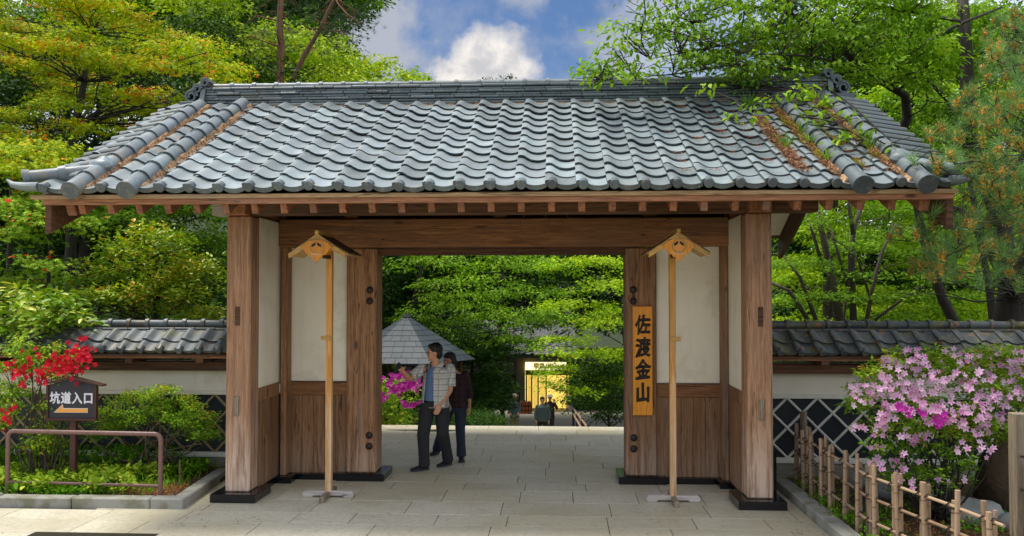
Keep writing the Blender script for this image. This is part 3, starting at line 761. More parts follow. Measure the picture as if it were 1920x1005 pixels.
# ------------------------------------------------------------------ lettering
def text_mesh(body, size, extrude, offset):
    cu = bpy.data.curves.new('lettering', 'FONT'); cu.body = body; cu.size = size; cu.extrude = extrude; cu.bevel_depth = offset; cu.bevel_resolution = 0
    cu.align_x = 'CENTER'; cu.align_y = 'CENTER'; cu.resolution_u = 3
    o = bpy.data.objects.new('lettering', cu); COL.objects.link(o); bpy.context.view_layer.update()
    me = bpy.data.meshes.new_from_object(o.evaluated_get(bpy.context.evaluated_depsgraph_get()))
    bpy.data.objects.remove(o); bpy.data.curves.remove(cu); return me
def letter(name, ch, size, loc, parent, mat, extrude=.003, offset=.0, sx=1., sz=1., brush=0., rotz=0.):
    me = text_mesh(ch, size, extrude, offset)
    for v in me.vertices:
        x, y = v.co.x, v.co.y
        if brush:
            x += brush*math.sin(y/size*7+1)*.5+brush*.4*math.sin(x/size*15); y += brush*math.sin(x/size*6+2)*.7 + x*.10
        v.co.x, v.co.y = x*sx, y*sz
    me.materials.clear(); me.materials.append(MATS[mat])
    return inst(name, me, parent, loc, (math.pi/2, 0, rotz))
PL = thing('name_board', (1.08, 1.09, .86), 'orange varnished name board with black brushed characters on the right gate pillar', 'sign')
MB().box(.958, 1.204, 1.075, 1.119, .862, 2.235).build('board', 'wood_plaque', PL, bevel=.006)
for ch, zc in zip('佐渡金山', (1.985, 1.70, 1.42, 1.13)):
    letter('character', ch, .235, (1.083, 1.071, zc), PL, 'ink', .001, .0085, .80, 1.06, .010)

# ------------------------------------------------------------------ crest-bearing lantern stands
def stand(x, y, sg, label):
    st = thing('lantern_stand', (x, y, 0), label, 'stand', 'lantern stands before the gate')
    m = MB()
    m.prism([(x-.30, 0.0), (x-.19, 0.0), (x-.17, .02), (x+.17, .02), (x+.19, 0.0), (x+.30, 0.0), (x+.31, .03), (x+.29, .075), (x-.29, .075), (x-.31, .03)], y-.035, y+.035, 'y')
    m.build('foot_bar', 'wood_white', st, bevel=.006)
    m = MB().prism([(y-.30, 0.0), (y-.20, 0), (y-.18, .018), (y+.17, .018), (y+.19, 0), (y+.28, 0), (y+.27, .07), (y-.29, .07)], x-.028, x+.028, 'x')
    m.build('foot_bar', 'wood_fence', st, bevel=.006)
    MB().box(x-.036, x+.036, y-.036, y+.036, .03, 2.93).build('pole', 'wood_gold', st, bevel=.005)
    MB().box(x-.09 if sg < 0 else x-.03, x+.03 if sg < 0 else x+.09, y-.052, y-.02, 1.845, 1.895).build('peg', 'wood_gold_x', st, bevel=.004)
    yf, yb = y-.52, y+.10; za = 3.055; hw = .345; drop = .215; cxx = x-.015*sg*0
    for s in (-1, 1):                                     # two roof boards, their front battens, dark cover
        c = [(cxx, za), (cxx+s*hw, za-drop), (cxx+s*hw, za-drop-.022), (cxx, za-.024)]
        MB().prism(c, yf+.03, yb, 'y').build('roof_board', 'wood_gold_x', st, bevel=.002)
        c = [(cxx, za+.012), (cxx+s*(hw-.02), za-drop+.002), (cxx+s*(hw-.02), za-drop-.055), (cxx, za-.075)]
        MB().prism(c, yf-.005, yf+.028, 'y').build('front_batten', 'wood_gold_x', st, bevel=.002)
        c = [(cxx, za+.012), (cxx+s*hw, za-drop+.014), (cxx+s*hw, za-drop+.002), (cxx, za+.001)]
        MB().prism(c, yf+.035, yb+.06, 'y').build('roof_cover', 'wood_dark', st)
    MB().box(cxx-.02, cxx+.02, yf-.03, yb, za+.004, za+.045).build('ridge_pole', 'wood_gold_x', st, bevel=.003)
    # crest plate: shield with a roundel, a pierced hammer mark, and a dog-toothed lower edge
    cz = za-.135; ol = []
    for i in range(9): a = math.pi*(.12+.76*i/8); ol.append((cxx+.165*math.cos(a), cz+.095*math.sin(a)-.02))
    ol += [(cxx-.175, cz-.005), (cxx-.10, cz-.10), (cxx-.075, cz-.098), (cxx-.06, cz-.135), (cxx-.042, cz-.130), (cxx, cz-.19), (cxx+.042, cz-.130), (cxx+.06, cz-.135), (cxx+.075, cz-.098), (cxx+.10, cz-.10), (cxx+.175, cz-.005)]
    cp = MB().prism(ol, yf-.03, yf-.008, 'y').build('crest_plate', 'wood_plaque', st, bevel=.003)
    m = MB(); n = 28
    for i in range(n):
        a, b = 2*math.pi*i/n, 2*math.pi*(i+1)/n
        m.bar((cxx+.072*math.cos(a), yf-.034, cz-.012+.072*math.sin(a)), (cxx+.072*math.cos(b), yf-.034, cz-.012+.072*math.sin(b)), .010, .010, up=(0, 1, 0))
    m.build('crest_ring', 'wood_gold_x', cp)
    m = MB()
    for s in (-1, 1): m.prism([(cxx+s*.008, cz+.045), (cxx+s*.05, cz+.02), (cxx+s*.056, cz-.012), (cxx+s*.02, cz+.005), (cxx+s*.008, cz+.02)], yf-.0325, yf-.0315, 'y')
    m.build('crest_mark', 'ink', cp)
    m = MB()
    for i in range(6): t = -.05+.02*i; m.prism([(cxx+t-.005, cz-.098-.004*abs(i-2.5)*-1), (cxx+t+.005, cz-.098), (cxx+t, cz-.078)], yf-.033, yf-.031, 'y')
    m.build('crest_teeth', 'paint_white', cp)
    MB().box(x-.022, x+.022, yf, y, 2.80, 2.84).build('arm', 'wood_cap', st, bevel=.003)
stand(-2.685, .22, -1, 'gabled wooden stand left of the opening, its crest board dim and shaded')
stand(1.332, .22, 1, 'gabled wooden stand beside the orange name board, its crest bright gold')

# ------------------------------------------------------------------ garden walls with tiled copings
def garden_wall(x0, x1, gx, label, latmat, loc, TW='tile_wall'):
    W = thing('garden_wall', loc, label, 'wall')
    yc = 1.52
    MB().box(x0, x1, 1.42, 1.64, -.05, .215).build('foundation', 'foundation', W, bevel=.01)
    MB().box(x0, x1, 1.40, 1.66, .216, .285).build('sill', 'lattice_white', W, bevel=.006)
    MB().box(x0, x1, 1.46, 1.60, .285, 1.5).build('core', 'plaster', W)
    MB().box(x0, x1, 1.445, 1.46, .286, 1.05).build('slate_backing', 'slate_panel', W)
    MB().box(x0, x1, 1.40, 1.458, 1.045, 1.095).build('trim', latmat if latmat == 'lattice_white' else 'plaster', W, bevel=.004)
    MB().box(x0, x1, 1.32, 1.70, 1.372, 1.492).build('wall_plate', 'wood_cap', W, bevel=.006)
    x = gx
    # diagonal battens
    h0, h1, stp = .286, 1.045, .385
    n = int((x1-x0)/stp)+4
    for i in range(-3, n):
        for s in (-1, 1):
            xa = x0+i*stp+(0 if s > 0 else (h1-h0)); xb = xa+s*(h1-h0)
            a, b = Vector((xa, 1.436, h0)), Vector((xb, 1.436, h1))
            def clip(p, q, lim, sgn):
                if (p.x-lim)*sgn >= 0: return p
                t = (lim-p.x)/(q.x-p.x); return p+(q-p)*t
            if max(a.x, b.x) <= x0+.02 or min(a.x, b.x) >= x1-.02: continue
            a2, b2 = clip(a, b, x0, 1), clip(b, a, x0, 1); a3, b3 = clip(a2, b2, x1, -1), clip(b2, a2, x1, -1)
            yy = .004 if s > 0 else -.004
            pa, pb = project(a3), project(b3)
            if max(pa[0], pb[0]) < -500 or min(pa[0], pb[0]) > 2700: continue
            MB().tube([a3+Vector((0, yy, 0)), b3+Vector((0, yy, 0))], .021, 6, flat=.8).build('batten', latmat, W)
    # coping
    e0, ez, r0, rzz = 1.00, 1.635, 1.36, 1.885
    sl = math.atan2(rzz-ez, r0-e0)
    MB().prism([(e0+.03, ez-.03), (yc, rzz-.03+.1), (2*yc-e0-.03, ez-.03), (2*yc-e0-.03, ez-.05), (yc, rzz-.05+.05), (e0+.03, ez-.05)], x0, x1, 'x').build('coping_deck', 'wood_cap', W)
    MB().box(x0, x1, 1.07, 1.13, 1.555, 1.60).build('eave_board', 'wood_red', W, bevel=.004)
    xx = x0+.2
    while xx < x1:
        MB().box(xx-.05, xx+.05, 1.10, 1.94, 1.493, 1.575).build('bracket', 'wood_cap', W, bevel=.004); xx += .95
    p = .257
    tm = tile_mesh('coping_tile', p, .25, .05, .018, False, [TW, TW]); te = tile_mesh('coping_eave_tile', p, .25, .05, .022, True, [TW, TW], .02)
    back = MB(); n = int((x1-x0)/p)
    xs = x0 if x0 > 0 else x1-n*p
    for c in range(n):
        for r in range(2):
            X = xs+c*p; s_ = r*.205
            px, _ = project((X+.13, e0, ez))
            if -500 < px < 2700: inst('coping_tile', te if r == 0 else tm, W, (X, e0+s_*math.cos(sl), ez+s_*math.sin(sl)+J(.004)), (sl+J(.01), J(.01), J(.01)))
            M = Matrix.Translation((X+p, 2*yc-e0-s_*math.cos(sl), ez+s_*math.sin(sl))) @ Matrix.Rotation(math.pi, 4, 'Z') @ Matrix.Rotation(sl, 4, 'X')
            me = te if r == 0 else tm; k = len(back.v); back.v += [tuple(M @ v.co) for v in me.vertices]
            for q in me.polygons: back.f.append(tuple(i+k for i in q.vertices)); back.mi.append(q.material_index)
    back.build('rear_coping_tile', [TW, TW], W, smooth='auto', recalc=False, weld=False)['kind'] = 'stuff'
    MB().box(x0, x1, 1.42, 1.62, 1.82, 1.95).build('ridge_core', 'joint', W)
    for c in range(2):
        x = x0-RD.uniform(0, .2)
        while x < x1:
            l = RD.uniform(.26, .36); a, b = max(x, x0), min(x+l, x1)
            if b-a > .05 and -500 < project((a, 1.4, 1.9))[0] < 2700:
                z = 1.872+c*.036+J(.003); MB().box(a+.002, b-.002, 1.375+.02*c+J(.004), 1.665-.02*c, z, z+.032).build('ridge_course_tile', TW, W, bevel=.007)
            x += l
    x = x0
    while x < x1-.05:
        b = min(x+.258, x1); zc = 1.99
        if -500 < project((x, 1.4, 1.9))[0] < 2700:
            m = MB().tube([(x-.004, yc, zc), (x+.045, yc, zc+.002)], [.074, .071], 12); m.tube([(x+.03, yc, zc), (b+.01, yc, zc+J(.003))], [.054, .05], 12)
            m.build('cap_tile', TW, W, smooth='auto')
        x = b
garden_wall(-11.5, -3.62, 0, 'garden wall left of the gate, blue-grey tiled coping above cream plaster and tan lattice', 'lattice_tan', (-7, 1.52, 0))
garden_wall(2.20, 11.0, 0, 'garden wall right of the gate, mossy dark coping above white lattice on black slate', 'lattice_white', (6, 1.52, 0), 'tile_wall_moss')

# ------------------------------------------------------------------ foliage engine
def nrm(a): return a/np.maximum(np.linalg.norm(a, axis=1, keepdims=True), 1e-9)
_t = lambda a, l: (l*math.cos(rad(a)), l*math.sin(rad(a)))
def _lobes(angs, lens, w):
    vs, fs = [], []
    for a, l in zip(angs, lens):
        c, s_ = math.cos(rad(a)), math.sin(rad(a)); k = len(vs)
        vs += [(.25-w*-s_*1.0-.0, -w*c, 0.02), (.25+c*l, s_*l, -.12*l), (.25+w*-s_, w*c, 0.02)]
        fs += [(k, k+1, k+2)]
    return np.array(vs, float), fs
TPL = {
 'oval': (np.array([(0, 0, 0), (.5, .27, .07), (1, 0, -.08), (.5, -.27, .07)], float), [(0, 2, 1), (0, 3, 2)]),
 'oval4': (np.array([(0, 0, 0), (.3, .22, .05), (.68, .20, .03), (1, 0, -.12), (.68, -.20, .03), (.3, -.22, .05)], float), [(0, 3, 2), (0, 2, 1), (0, 4, 3), (0, 5, 4)]),
 'petal': (np.array([(0, 0, 0), (.35, .22, .03), (.72, .29, .05), (1.15, 0, -.02), (.72, -.29, .05), (.35, -.22, .03)], float), [(0, 3, 2), (0, 2, 1), (0, 4, 3), (0, 5, 4)]),
 'lance': (np.array([(0, 0, 0), (.4, .13, .04), (1, 0, -.10), (.4, -.13, .04)], float), [(0, 2, 1), (0, 3, 2)]),
 'maple3': _lobes((0, 62, -62), (.75, .6, .6), .17),
 'maple5': _lobes((0, 48, -48, 100, -100), (.78, .66, .66, .42, .42), .13),
 'needle': (np.array([(0, .015, 0), (1, 0, 0), (0, -.015, 0)], float), [(0, 1, 2)]),
 'blade': (np.array([(0, .03, 0), (.6, .025, .05), (1, 0, -.05), (0, -.03, 0), (.6, -.025, .05)], float), [(0, 1, 4), (0, 4, 3), (1, 2, 4)]),
}
class Fol:
    def __init__(s): s.P = []; s.D = []; s.N = []; s.S = []; s.V = []; s.pads = []
    def put(s, P, D, N, S, V): s.P.append(P); s.D.append(D); s.N.append(N); s.S.append(S); s.V.append(V)
    def pad(s, c, rx, ry, rz, n, size, droop=.35, m=14, sig=.10, vb=0., updown=1., flat=.4):
        K = max(1, int(n/m)); th = rng.random(K)*2*np.pi; r = np.sqrt(rng.random(K))
        t = np.stack([np.cos(th)*r*rx, np.sin(th)*r*ry, rz*(np.sqrt(np.maximum(0, 1-r*r))*1.0-.35)*updown + rng.normal(0, .22, K)*rz], 1)
        idx = np.repeat(np.arange(K), m); M_ = len(idx)
        off = rng.normal(0, 1, (M_, 3))*np.array([sig, sig, sig*flat])*(rx+.25)**.5
        P = np.array(c)+t[idx]+off
        out = np.stack([np.cos(th)*r, np.sin(th)*r, np.zeros(K)], 1)[idx]
        D = nrm(out*.7 + off*np.array([1, 1, .3])/sig*.35 + rng.normal(0, .45, (M_, 3))*np.array([1, 1, .5]) + np.array([0, 0, -droop]))
        N = np.array([0, 0, 1.]) + out*.45 + rng.normal(0, .38, (M_, 3)); N = nrm(N - D*np.sum(N*D, 1, keepdims=True))
        V = np.clip(.45+vb + rng.normal(0, .13, K)[idx] + rng.normal(0, .16, M_) + .22*(t[idx][:, 2]/(rz+1e-6)), 0, 1)  # value rises with height: new-growth tone plus painted light on pad tops
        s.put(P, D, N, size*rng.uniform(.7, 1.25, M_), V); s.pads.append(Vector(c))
    def px(s, x, y, Y, w, h, leaf, dens=3., vb=0., **k):       # a layer of foliage seen at (x, y), w by h pixels, on depth Y
        c = at(x, y, Y=Y); d = (c-CO).length; sc_ = d/FPX; rx, rz = w/2*sc_, h/2*sc_
        n = dens*(w*h)/max(3., leaf/sc_)**2
        s.pad((c.x, c.y, c.z), rx, rx*k.pop('dy', .8), rz, n, leaf, vb=vb, **k)
    def fill(s, rects, n, Y, w, h, leaf, dens=3., **k):
        for _ in range(n):
            x0, y0, x1, y1 = RD.choice(rects); s.px(RD.uniform(x0, x1), RD.uniform(y0, y1), RD.uniform(*Y), RD.uniform(*w), RD.uniform(*h), leaf, dens, vb=J(.1), **k)
    def build(s, name, kind, mat, parent, kindtag=None):
        P, D, N, S, V = (np.concatenate(a) for a in (s.P, s.D, s.N, s.S, s.V))
        T, F = TPL[kind]; W = np.cross(N, D)
        P = P - np.array(wloc(parent)) if parent is not None else P
        vs = P[:, None, :] + S[:, None, None]*(T[None, :, 0, None]*D[:, None, :] + T[None, :, 1, None]*W[:, None, :] + T[None, :, 2, None]*N[:, None, :])
        nl, nv = len(P), len(T); F = np.array(F); nf = len(F)
        fi = (F[None] + (np.arange(nl)*nv)[:, None, None]).reshape(-1)
        me = bpy.data.meshes.new(name); me.vertices.add(nl*nv); me.vertices.foreach_set('co', vs.reshape(-1).astype(np.float32))
        me.loops.add(len(fi)); me.loops.foreach_set('vertex_index', fi.astype(np.int32))
        me.polygons.add(nl*nf); me.polygons.foreach_set('loop_start', np.arange(0, len(fi), 3, dtype=np.int32)); me.polygons.foreach_set('loop_total', np.full(nl*nf, 3, dtype=np.int32))
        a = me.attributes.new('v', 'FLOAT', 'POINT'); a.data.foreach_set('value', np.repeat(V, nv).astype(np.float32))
        me.materials.append(MATS[mat]); me.update(calc_edges=True)
        o = bpy.data.objects.new(name, me); COL.objects.link(o)
        if parent is not None: o.parent = parent
        if kindtag: o['kind'] = kindtag
        global TRIS; TRIS += nl*nf
        return o
TRIS = 0
def bend(a, b, sag=.12, n=6, jit=.05):
    a, b = Vector(a), Vector(b); L = (b-a).length; o = Vector((J(1), J(1), J(.4)))*sag*L
    return [a.lerp(b, i/n)+o*math.sin(math.pi*i/n)+Vector((J(jit), J(jit), J(jit)))*L*.3*(0 if i in (0, n) else 1) for i in range(n+1)]
def limbs(m, pts, r0, r1, seg=7):
    n = len(pts); m.tube(pts, [lerp(r0, r1, i/(n-1)) for i in range(n)], seg)
def skeleton(m, base, topp, r, pads, twig=.5, every=1, r_end=.012, nodes=None):
    """trunk from base to topp, a limb to each foliage layer"""
    tr = bend(base, topp, .05, 8, .03); limbs(m, tr, r, r*.35, 9)
    for c in pads[::every]:
        cand = tr[2:]+(nodes or [])
        st_ = min(cand, key=lambda q: (q-c).length + 1.2*max(0, q.z-c.z+.3))
        L = (st_-c).length; e = Vector(c)+Vector((0, 0, -.05))
        b = bend(st_, e, .10, 6, .06); rr = max(.008, min(r*.4, .035, .004*L+.008)); limbs(m, b, rr, r_end*.6, 6)
        for _ in range(3):
            q = b[RD.choice((3, 4, 5))]; limbs(m, bend(q, q+Vector((J(twig), J(twig), RD.uniform(.05, .3)*twig)), .1, 4), rr*.45, .004, 4)
def tree(name, label, cat, base, topp, r, fol, kind, mat, bark='bark', group=None, every=1, extra=None, twig=.5, nodes=None):
    base = Vector(base); t = thing(name, base, label, cat, group)
    m = MB(); skeleton(m, base+Vector((0, 0, -.1)), topp, r, fol.pads, twig, every, nodes=nodes)
    if extra: extra(m)
    m.build('trunk', bark, t, smooth=True, recalc=False, weld=False)
    fol.build('crown', kind, mat, t); return t
def gp(px, Y):                                           # a point on the terrain below photo column px at depth Y
    p = at(px, 560, Y=Y); return Vector((p.x, Y, terr(p.x, Y)))

# ---- left side
f = Fol()
for x, y, w, h in ((60, 30, 300, 90), (190, 66, 260, 80), (300, 105, 230, 70), (350, 150, 200, 70), (60, 118, 240, 80), (205, 150, 240, 80), (310, 205, 200, 60), (55, 200, 210, 70), (165, 230, 190, 60), (330, 250, 150, 50), (110, -10, 340, 80), (250, 110, 160, 50), (10, 70, 200, 70), (120, 175, 160, 50), (20, 255, 140, 50), (240, 195, 120, 40), (395, 200, 110, 40)):
    for _k in range(5): f.px(x+J(w*.38), y+J(h*.42), RD.uniform(4.2, 7.6), w*RD.uniform(.28, .5), h*.36, .075, 9, vb=.05+J(.14), droop=.3, m=18)
tree('maple_tree', 'tall maple with orange-tipped lime leaves rising behind the left roof corner', 'tree', gp(150, 6.2), at(170, 60, Y=6), .14, f, 'maple3', 'leaf_orange')
f = Fol()
for x, y, w, h in ((50, 292, 200, 60), (85, 325, 180, 50), (20, 335, 140, 50), (110, 345, 90, 30)):
    f.px(x, y, RD.uniform(2.6, 3.6), w, h, .075, 7, vb=.0, m=16)
tree('maple_tree', 'yellow-green maple spray with orange tips beside the roof corner horn', 'tree', gp(-40, 3.4), at(20, 330, Y=3.2), .07, f, 'maple5', 'leaf_orange')
f = Fol()
for x, y, w, h in ((45, 400, 170, 50), (120, 425, 170, 44), (30, 445, 120, 44), (10, 395, 100, 50), (40, 505, 170, 46), (80, 528, 120, 36), (10, 540, 110, 40), (70, 375, 80, 40)):
    f.px(x, y, RD.uniform(2.2, 3.0), w, h, .085, 6, vb=.05, m=16)
tree('maple_tree', 'low maple with red-tipped green layers above the variegated shrub', 'tree', gp(95, 2.9), at(95, 440, Y=2.8), .06, f, 'maple5', 'leaf_maple')
f = Fol()
for x, y, w, h in ((190, 392, 170, 50), (265, 385, 190, 50), (330, 400, 180, 60), (250, 425, 200, 50), (385, 400, 130, 60), (400, 460, 110, 80), (380, 520, 120, 70), (150, 400, 110, 40), (300, 440, 140, 40)):
    f.px(x, y, RD.uniform(4.2, 5.6), w, h, .08, 6, vb=0, m=16)
tree('maple_tree', 'mid-green maple under the left eave behind the glossy shrub', 'tree', gp(230, 5.0), at(260, 400, Y=5.0), .08, f, 'maple3', 'leaf_green')
f = Fol()
f.fill([(-80, 60, 460, 560)], 70, (8.5, 13), (150, 260), (80, 130), .12, 4.5)  # dark leaf colour stands in for shade between the maple layers
tree('broadleaf_tree', 'tree behind the left maples, leaves darkened to paint the shaded gaps', 'tree', gp(150, 10), at(180, 260, Y=10), .2, f, 'oval', 'leaf_dark', every=3)
# glossy camellia-like shrub above the left wall
f = Fol()
for _ in range(80):
    a = RD.random(); x = 290+J(120)*(1 if a > .2 else .5); top = 425+abs(x-285)*.55; y = RD.uniform(top, 600)
    f.px(x, y, RD.uniform(2.2, 3.3), 56, 30, .075, 4.8, vb=.14+J(.16), m=10, sig=.10, flat=.8, droop=-.1)
tree('glossy_shrub', 'bushy shrub with glossy yellow-green leaves above the left wall coping', 'shrub', gp(290, 2.8), at(290, 520, Y=2.8), .04, f, 'oval4', 'leaf_gloss', every=3, twig=.3)
f = Fol()
for _ in range(64):
    x = RD.uniform(-30, 160); y = RD.uniform(548+max(0, x-80)*.45, 640-max(0, x-30)*.30)
    f.px(x, y, RD.uniform(.75, 1.7), 52, 26, .115, 4.0, vb=RD.choice((-.1, .05, .3)), m=8, sig=.08, flat=.8, droop=.1)
tree('variegated_shrub', 'large-leaved variegated shrub spilling over the left end of the wall', 'shrub', gp(40, 1.9), at(60, 590, Y=1.8), .04, f, 'oval4', 'leaf_aucuba', every=4, twig=.2)
# lime trees behind the roof
f = Fol()
for _ in range(150):
    x = RD.uniform(330, 660); top = -60 if x < 440 else (20+(x-440)*.36); y = RD.uniform(top, 230)
    f.px(x, y, RD.uniform(14, 17.5), RD.uniform(50, 95), RD.uniform(20, 34), .17, 4.2, vb=.15+J(.2), m=12, sig=.13, flat=.6, droop=.25)
tree('broadleaf_tree', 'bright lime tree behind the ridge between maple and pines', 'tree', gp(480, 15), at(470, 120, Y=15), .25, f, 'oval', 'leaf_lime', every=3)
f = Fol()
for _ in range(95):
    x = RD.uniform(560, 785); top = 62+(x-560)*.38; y = RD.uniform(top, 220)
    f.px(x, y, RD.uniform(19, 22), RD.uniform(36, 66), RD.uniform(18, 28), .18, 4.2, vb=.1+J(.2), m=10, sig=.14, flat=.7)
for x, y in ((792, 148), (812, 152), (640, 70)): f.px(x, y, 20, 36, 14, .14, 4, vb=.1, m=8)
tree('broadleaf_tree', 'lime treetops sloping down to the ridge right of the pines', 'tree', gp(650, 21), at(660, 120, Y=21), .2, f, 'oval', 'leaf_lime', every=3)
f = Fol()
f.fill([(-60, -60, 480, 60), (200, 0, 600, 40), (-60, 40, 500, 160), (400, 60, 600, 200), (560, -40, 600, 10)], 110, (24, 32), (150, 260), (70, 120), .22, 3.6)
tree('broadleaf_tree', 'far green forest tree filling the top left beyond the maple', 'tree', gp(250, 26), at(300, 30, Y=26), .3, f, 'oval', 'leaf_green', every=4)
f = Fol(); f.px(935, 152, 24, 60, 12, .15, 4, m=8); f.px(950, 146, 24, 30, 9, .15, 4, m=8)
tree('broadleaf_tree', 'dark treetop just showing over the ridge below the white cloud', 'tree', gp(945, 24), at(945, 152, Y=24), .1, f, 'oval', 'leaf_dark')

def tufts(f, c, n_need, ln, up=(0, 0, 1), spread=1.0):
    up = np.array(up, float); D = rng.normal(0, 1, (n_need, 3))*spread + up*.9; D = nrm(D)
    P = np.array(c) + rng.normal(0, .012, (n_need, 3)) + up*rng.uniform(-.05, .05, (n_need, 1))
    N = rng.normal(0, 1, (n_need, 3)); N = nrm(N-D*np.sum(N*D, 1, keepdims=True))
    f.put(P, D, N, ln*rng.uniform(.7, 1.15, n_need), np.clip(rng.normal(.5, .22, n_need), 0, 1))
# red pines on the skyline
for (xb, xt, Y, pts, lab, dark) in (
    (526, 527, 12.4, [(500, 8), (540, 25), (480, 30), (520, 55), (560, 12), (505, -10), (550, -15), (470, 70), (515, 80), (545, 60)], 'upright red-barked pine rising behind the roof ridge', 0),
    (548, 632, 12.8, [(600, 20), (640, 10), (660, 30), (620, 45), (585, 55), (650, 60), (680, 45), (610, -10), (590, 90), (630, 85), (670, 20)], 'leaning thin red-barked pine with dusky needles against the cloud', 0)):
    t = thing('pine_tree', gp(xb, Y), lab, 'tree', 'red pines behind the roof'); m = MB(); f = Fol()
    a, b = gp(xb, Y), at(xt, -60, Y=Y)
    if xb == 548: tr = [gp(530, Y), at(540, 170, Y=Y), at(570, 105, Y=Y), at(600, 55, Y=Y), at(628, -5, Y=Y), at(640, -60, Y=Y)]
    else: tr = [a, at(525, 160, Y=Y), at(527, 90, Y=Y), at(524, 40, Y=Y), at(528, -20, Y=Y), at(530, -70, Y=Y)]
    limbs(m, tr, .13 if xb == 526 else .09, .06 if xb == 526 else .04, 8)
    for x, y in pts:
        c = at(x, y, Y=Y+J(.8)); k = min(tr[1:], key=lambda q: (q-c).length); limbs(m, bend(k, c, .1, 5), .03, .008, 5)
        for _ in range(26):
            q = c+Vector((J(.55), J(.5), J(.22))); tufts(f, q, 26, .15, (0, 0, .5))
            if RD.random() < .3: limbs(m, bend(c, q, .1, 3), .008, .004, 3)
    m.build('trunk', 'bark_red', t, smooth=True, recalc=False, weld=False); f.build('crown', 'needle', 'needle_far', t)

# ---- beyond the opening
f = Fol()
for x, y, w, h in ((950, 640, 90, 24), (1040, 640, 90, 26), (1000, 655, 70, 18), (930, 655, 60, 20), (1060, 600, 110, 34), (990, 590, 160, 40), (800, 500, 180, 50), (880, 535, 210, 50), (960, 505, 210, 50), (850, 580, 200, 44), (930, 600, 170, 40), (1000, 555, 190, 50), (900, 640, 120, 36), (970, 640, 120, 36), (830, 620, 110, 34), (890, 480, 240, 50), (1000, 610, 120, 40), (860, 560, 160, 40), (780, 600, 110, 30), (1040, 500, 140, 50), (820, 655, 70, 24), (870, 665, 60, 22)):
    f.px(x, y, RD.uniform(12, 15), w, h*.85, .115, 5.5, vb=.08, m=12, droop=.35)
tree('broadleaf_tree', 'bright green spreading tree hanging over the path beyond the opening', 'tree', gp(700, 15), at(790, 500, Y=14.5), .16, f, 'oval4', 'leaf_green', every=1)
f = Fol()
for x, y, w, h in ((1100, 500, 190, 46), (1130, 540, 150, 46), (1080, 575, 150, 40), (1120, 610, 150, 44), (1060, 640, 120, 34), (1110, 670, 140, 40), (1050, 700, 110, 34), (1130, 715, 120, 40), (1080, 735, 110, 30), (1150, 590, 100, 44), (1030, 722, 60, 24), (1045, 690, 70, 26), (1060, 665, 90, 30), (1150, 670, 90, 50)):
    f.px(x, y, RD.uniform(8.5, 11), w, h*.85, .085, 6.0, vb=.0, m=14, droop=.35)
tree('maple_tree', 'yellow-green maple layered beside the right pillar beyond the opening', 'tree', gp(1215, 10), at(1170, 560, Y=10), .12, f, 'maple3', 'leaf_yellow', every=1)
f = Fol()
f.fill([(850, 620, 935, 780), (850, 640, 930, 790), (730, 620, 860, 660)], 44, (13, 17), (70, 120), (40, 60), .11, 4.5)
tree('maple_tree', 'dark blue-green maple between the slate pavilion and the path', 'tree', gp(880, 14.5), at(885, 650, Y=14.5), .1, f, 'maple3', 'leaf_dark', every=3)
f = Fol()
f.fill([(700, 440, 1200, 620)], 60, (24, 33), (130, 240), (80, 130), .2, 4.0)  # leaf colour darkened so gaps in the nearer tree read as shade
tree('broadleaf_tree', 'canopy, leaves darkened as painted shade, closing the view above the far building', 'tree', gp(760, 27), at(800, 470, Y=27), .25, f, 'oval', 'leaf_dark', every=4)
f = Fol()
f.fill([(650, 420, 1260, 600)], 60, (46, 60), (180, 300), (100, 160), .32, 4.0)
tree('broadleaf_tree', 'farthest dark wood behind the lit building', 'tree', gp(900, 52), at(900, 430, Y=52), .4, f, 'oval', 'leaf_dark', every=6)
f = Fol()
f.fill([(1080, 690, 1175, 790)], 22, (9, 13), (60, 100), (30, 50), .08, 4.5)
tree('evergreen_shrub', 'shadowed shrub by the railings at the foot of the right pillar', 'shrub', gp(1150, 11), at(1140, 730, Y=11), .05, f, 'oval', 'leaf_dark', every=4)
f = Fol()
f.fill([(790, 785, 925, 797)], 22, (6.6, 8.2), (60, 90), (20, 30), .05, 5, flat=.8)
tree('clipped_hedge', 'low clipped dark hedge just past the plaza edge behind the couple', 'hedge', Vector((-2.3, 7.4, terr(-2.3, 7.4))), at(870, 792, Y=7.4), .03, f, 'oval', 'leaf_dark', every=5, twig=.1)

# ---- right side
f = Fol()
f.fill([(1450, 150, 1930, 620)], 105, (9, 16), (100, 190), (26, 48), .10, 5.5, m=14)
tree('maple_tree', 'wide yellow-green maple canopy forming the backdrop beyond the right wall', 'tree', gp(1560, 11.5), at(1580, 300, Y=12), .2, f, 'maple3', 'leaf_yellow', every=5)
f = Fol()
f.fill([(1400, 60, 1950, 640)], 90, (20, 30), (180, 300), (100, 170), .22, 3.8)  # darkened leaves paint shaded gaps behind the yellow-green maples
tree('broadleaf_tree', 'forest tree with shade-darkened leaves behind the multi-stemmed maples on the right', 'tree', gp(1880, 24), at(1760, 150, Y=24), .3, f, 'oval', 'leaf_dark', every=5)
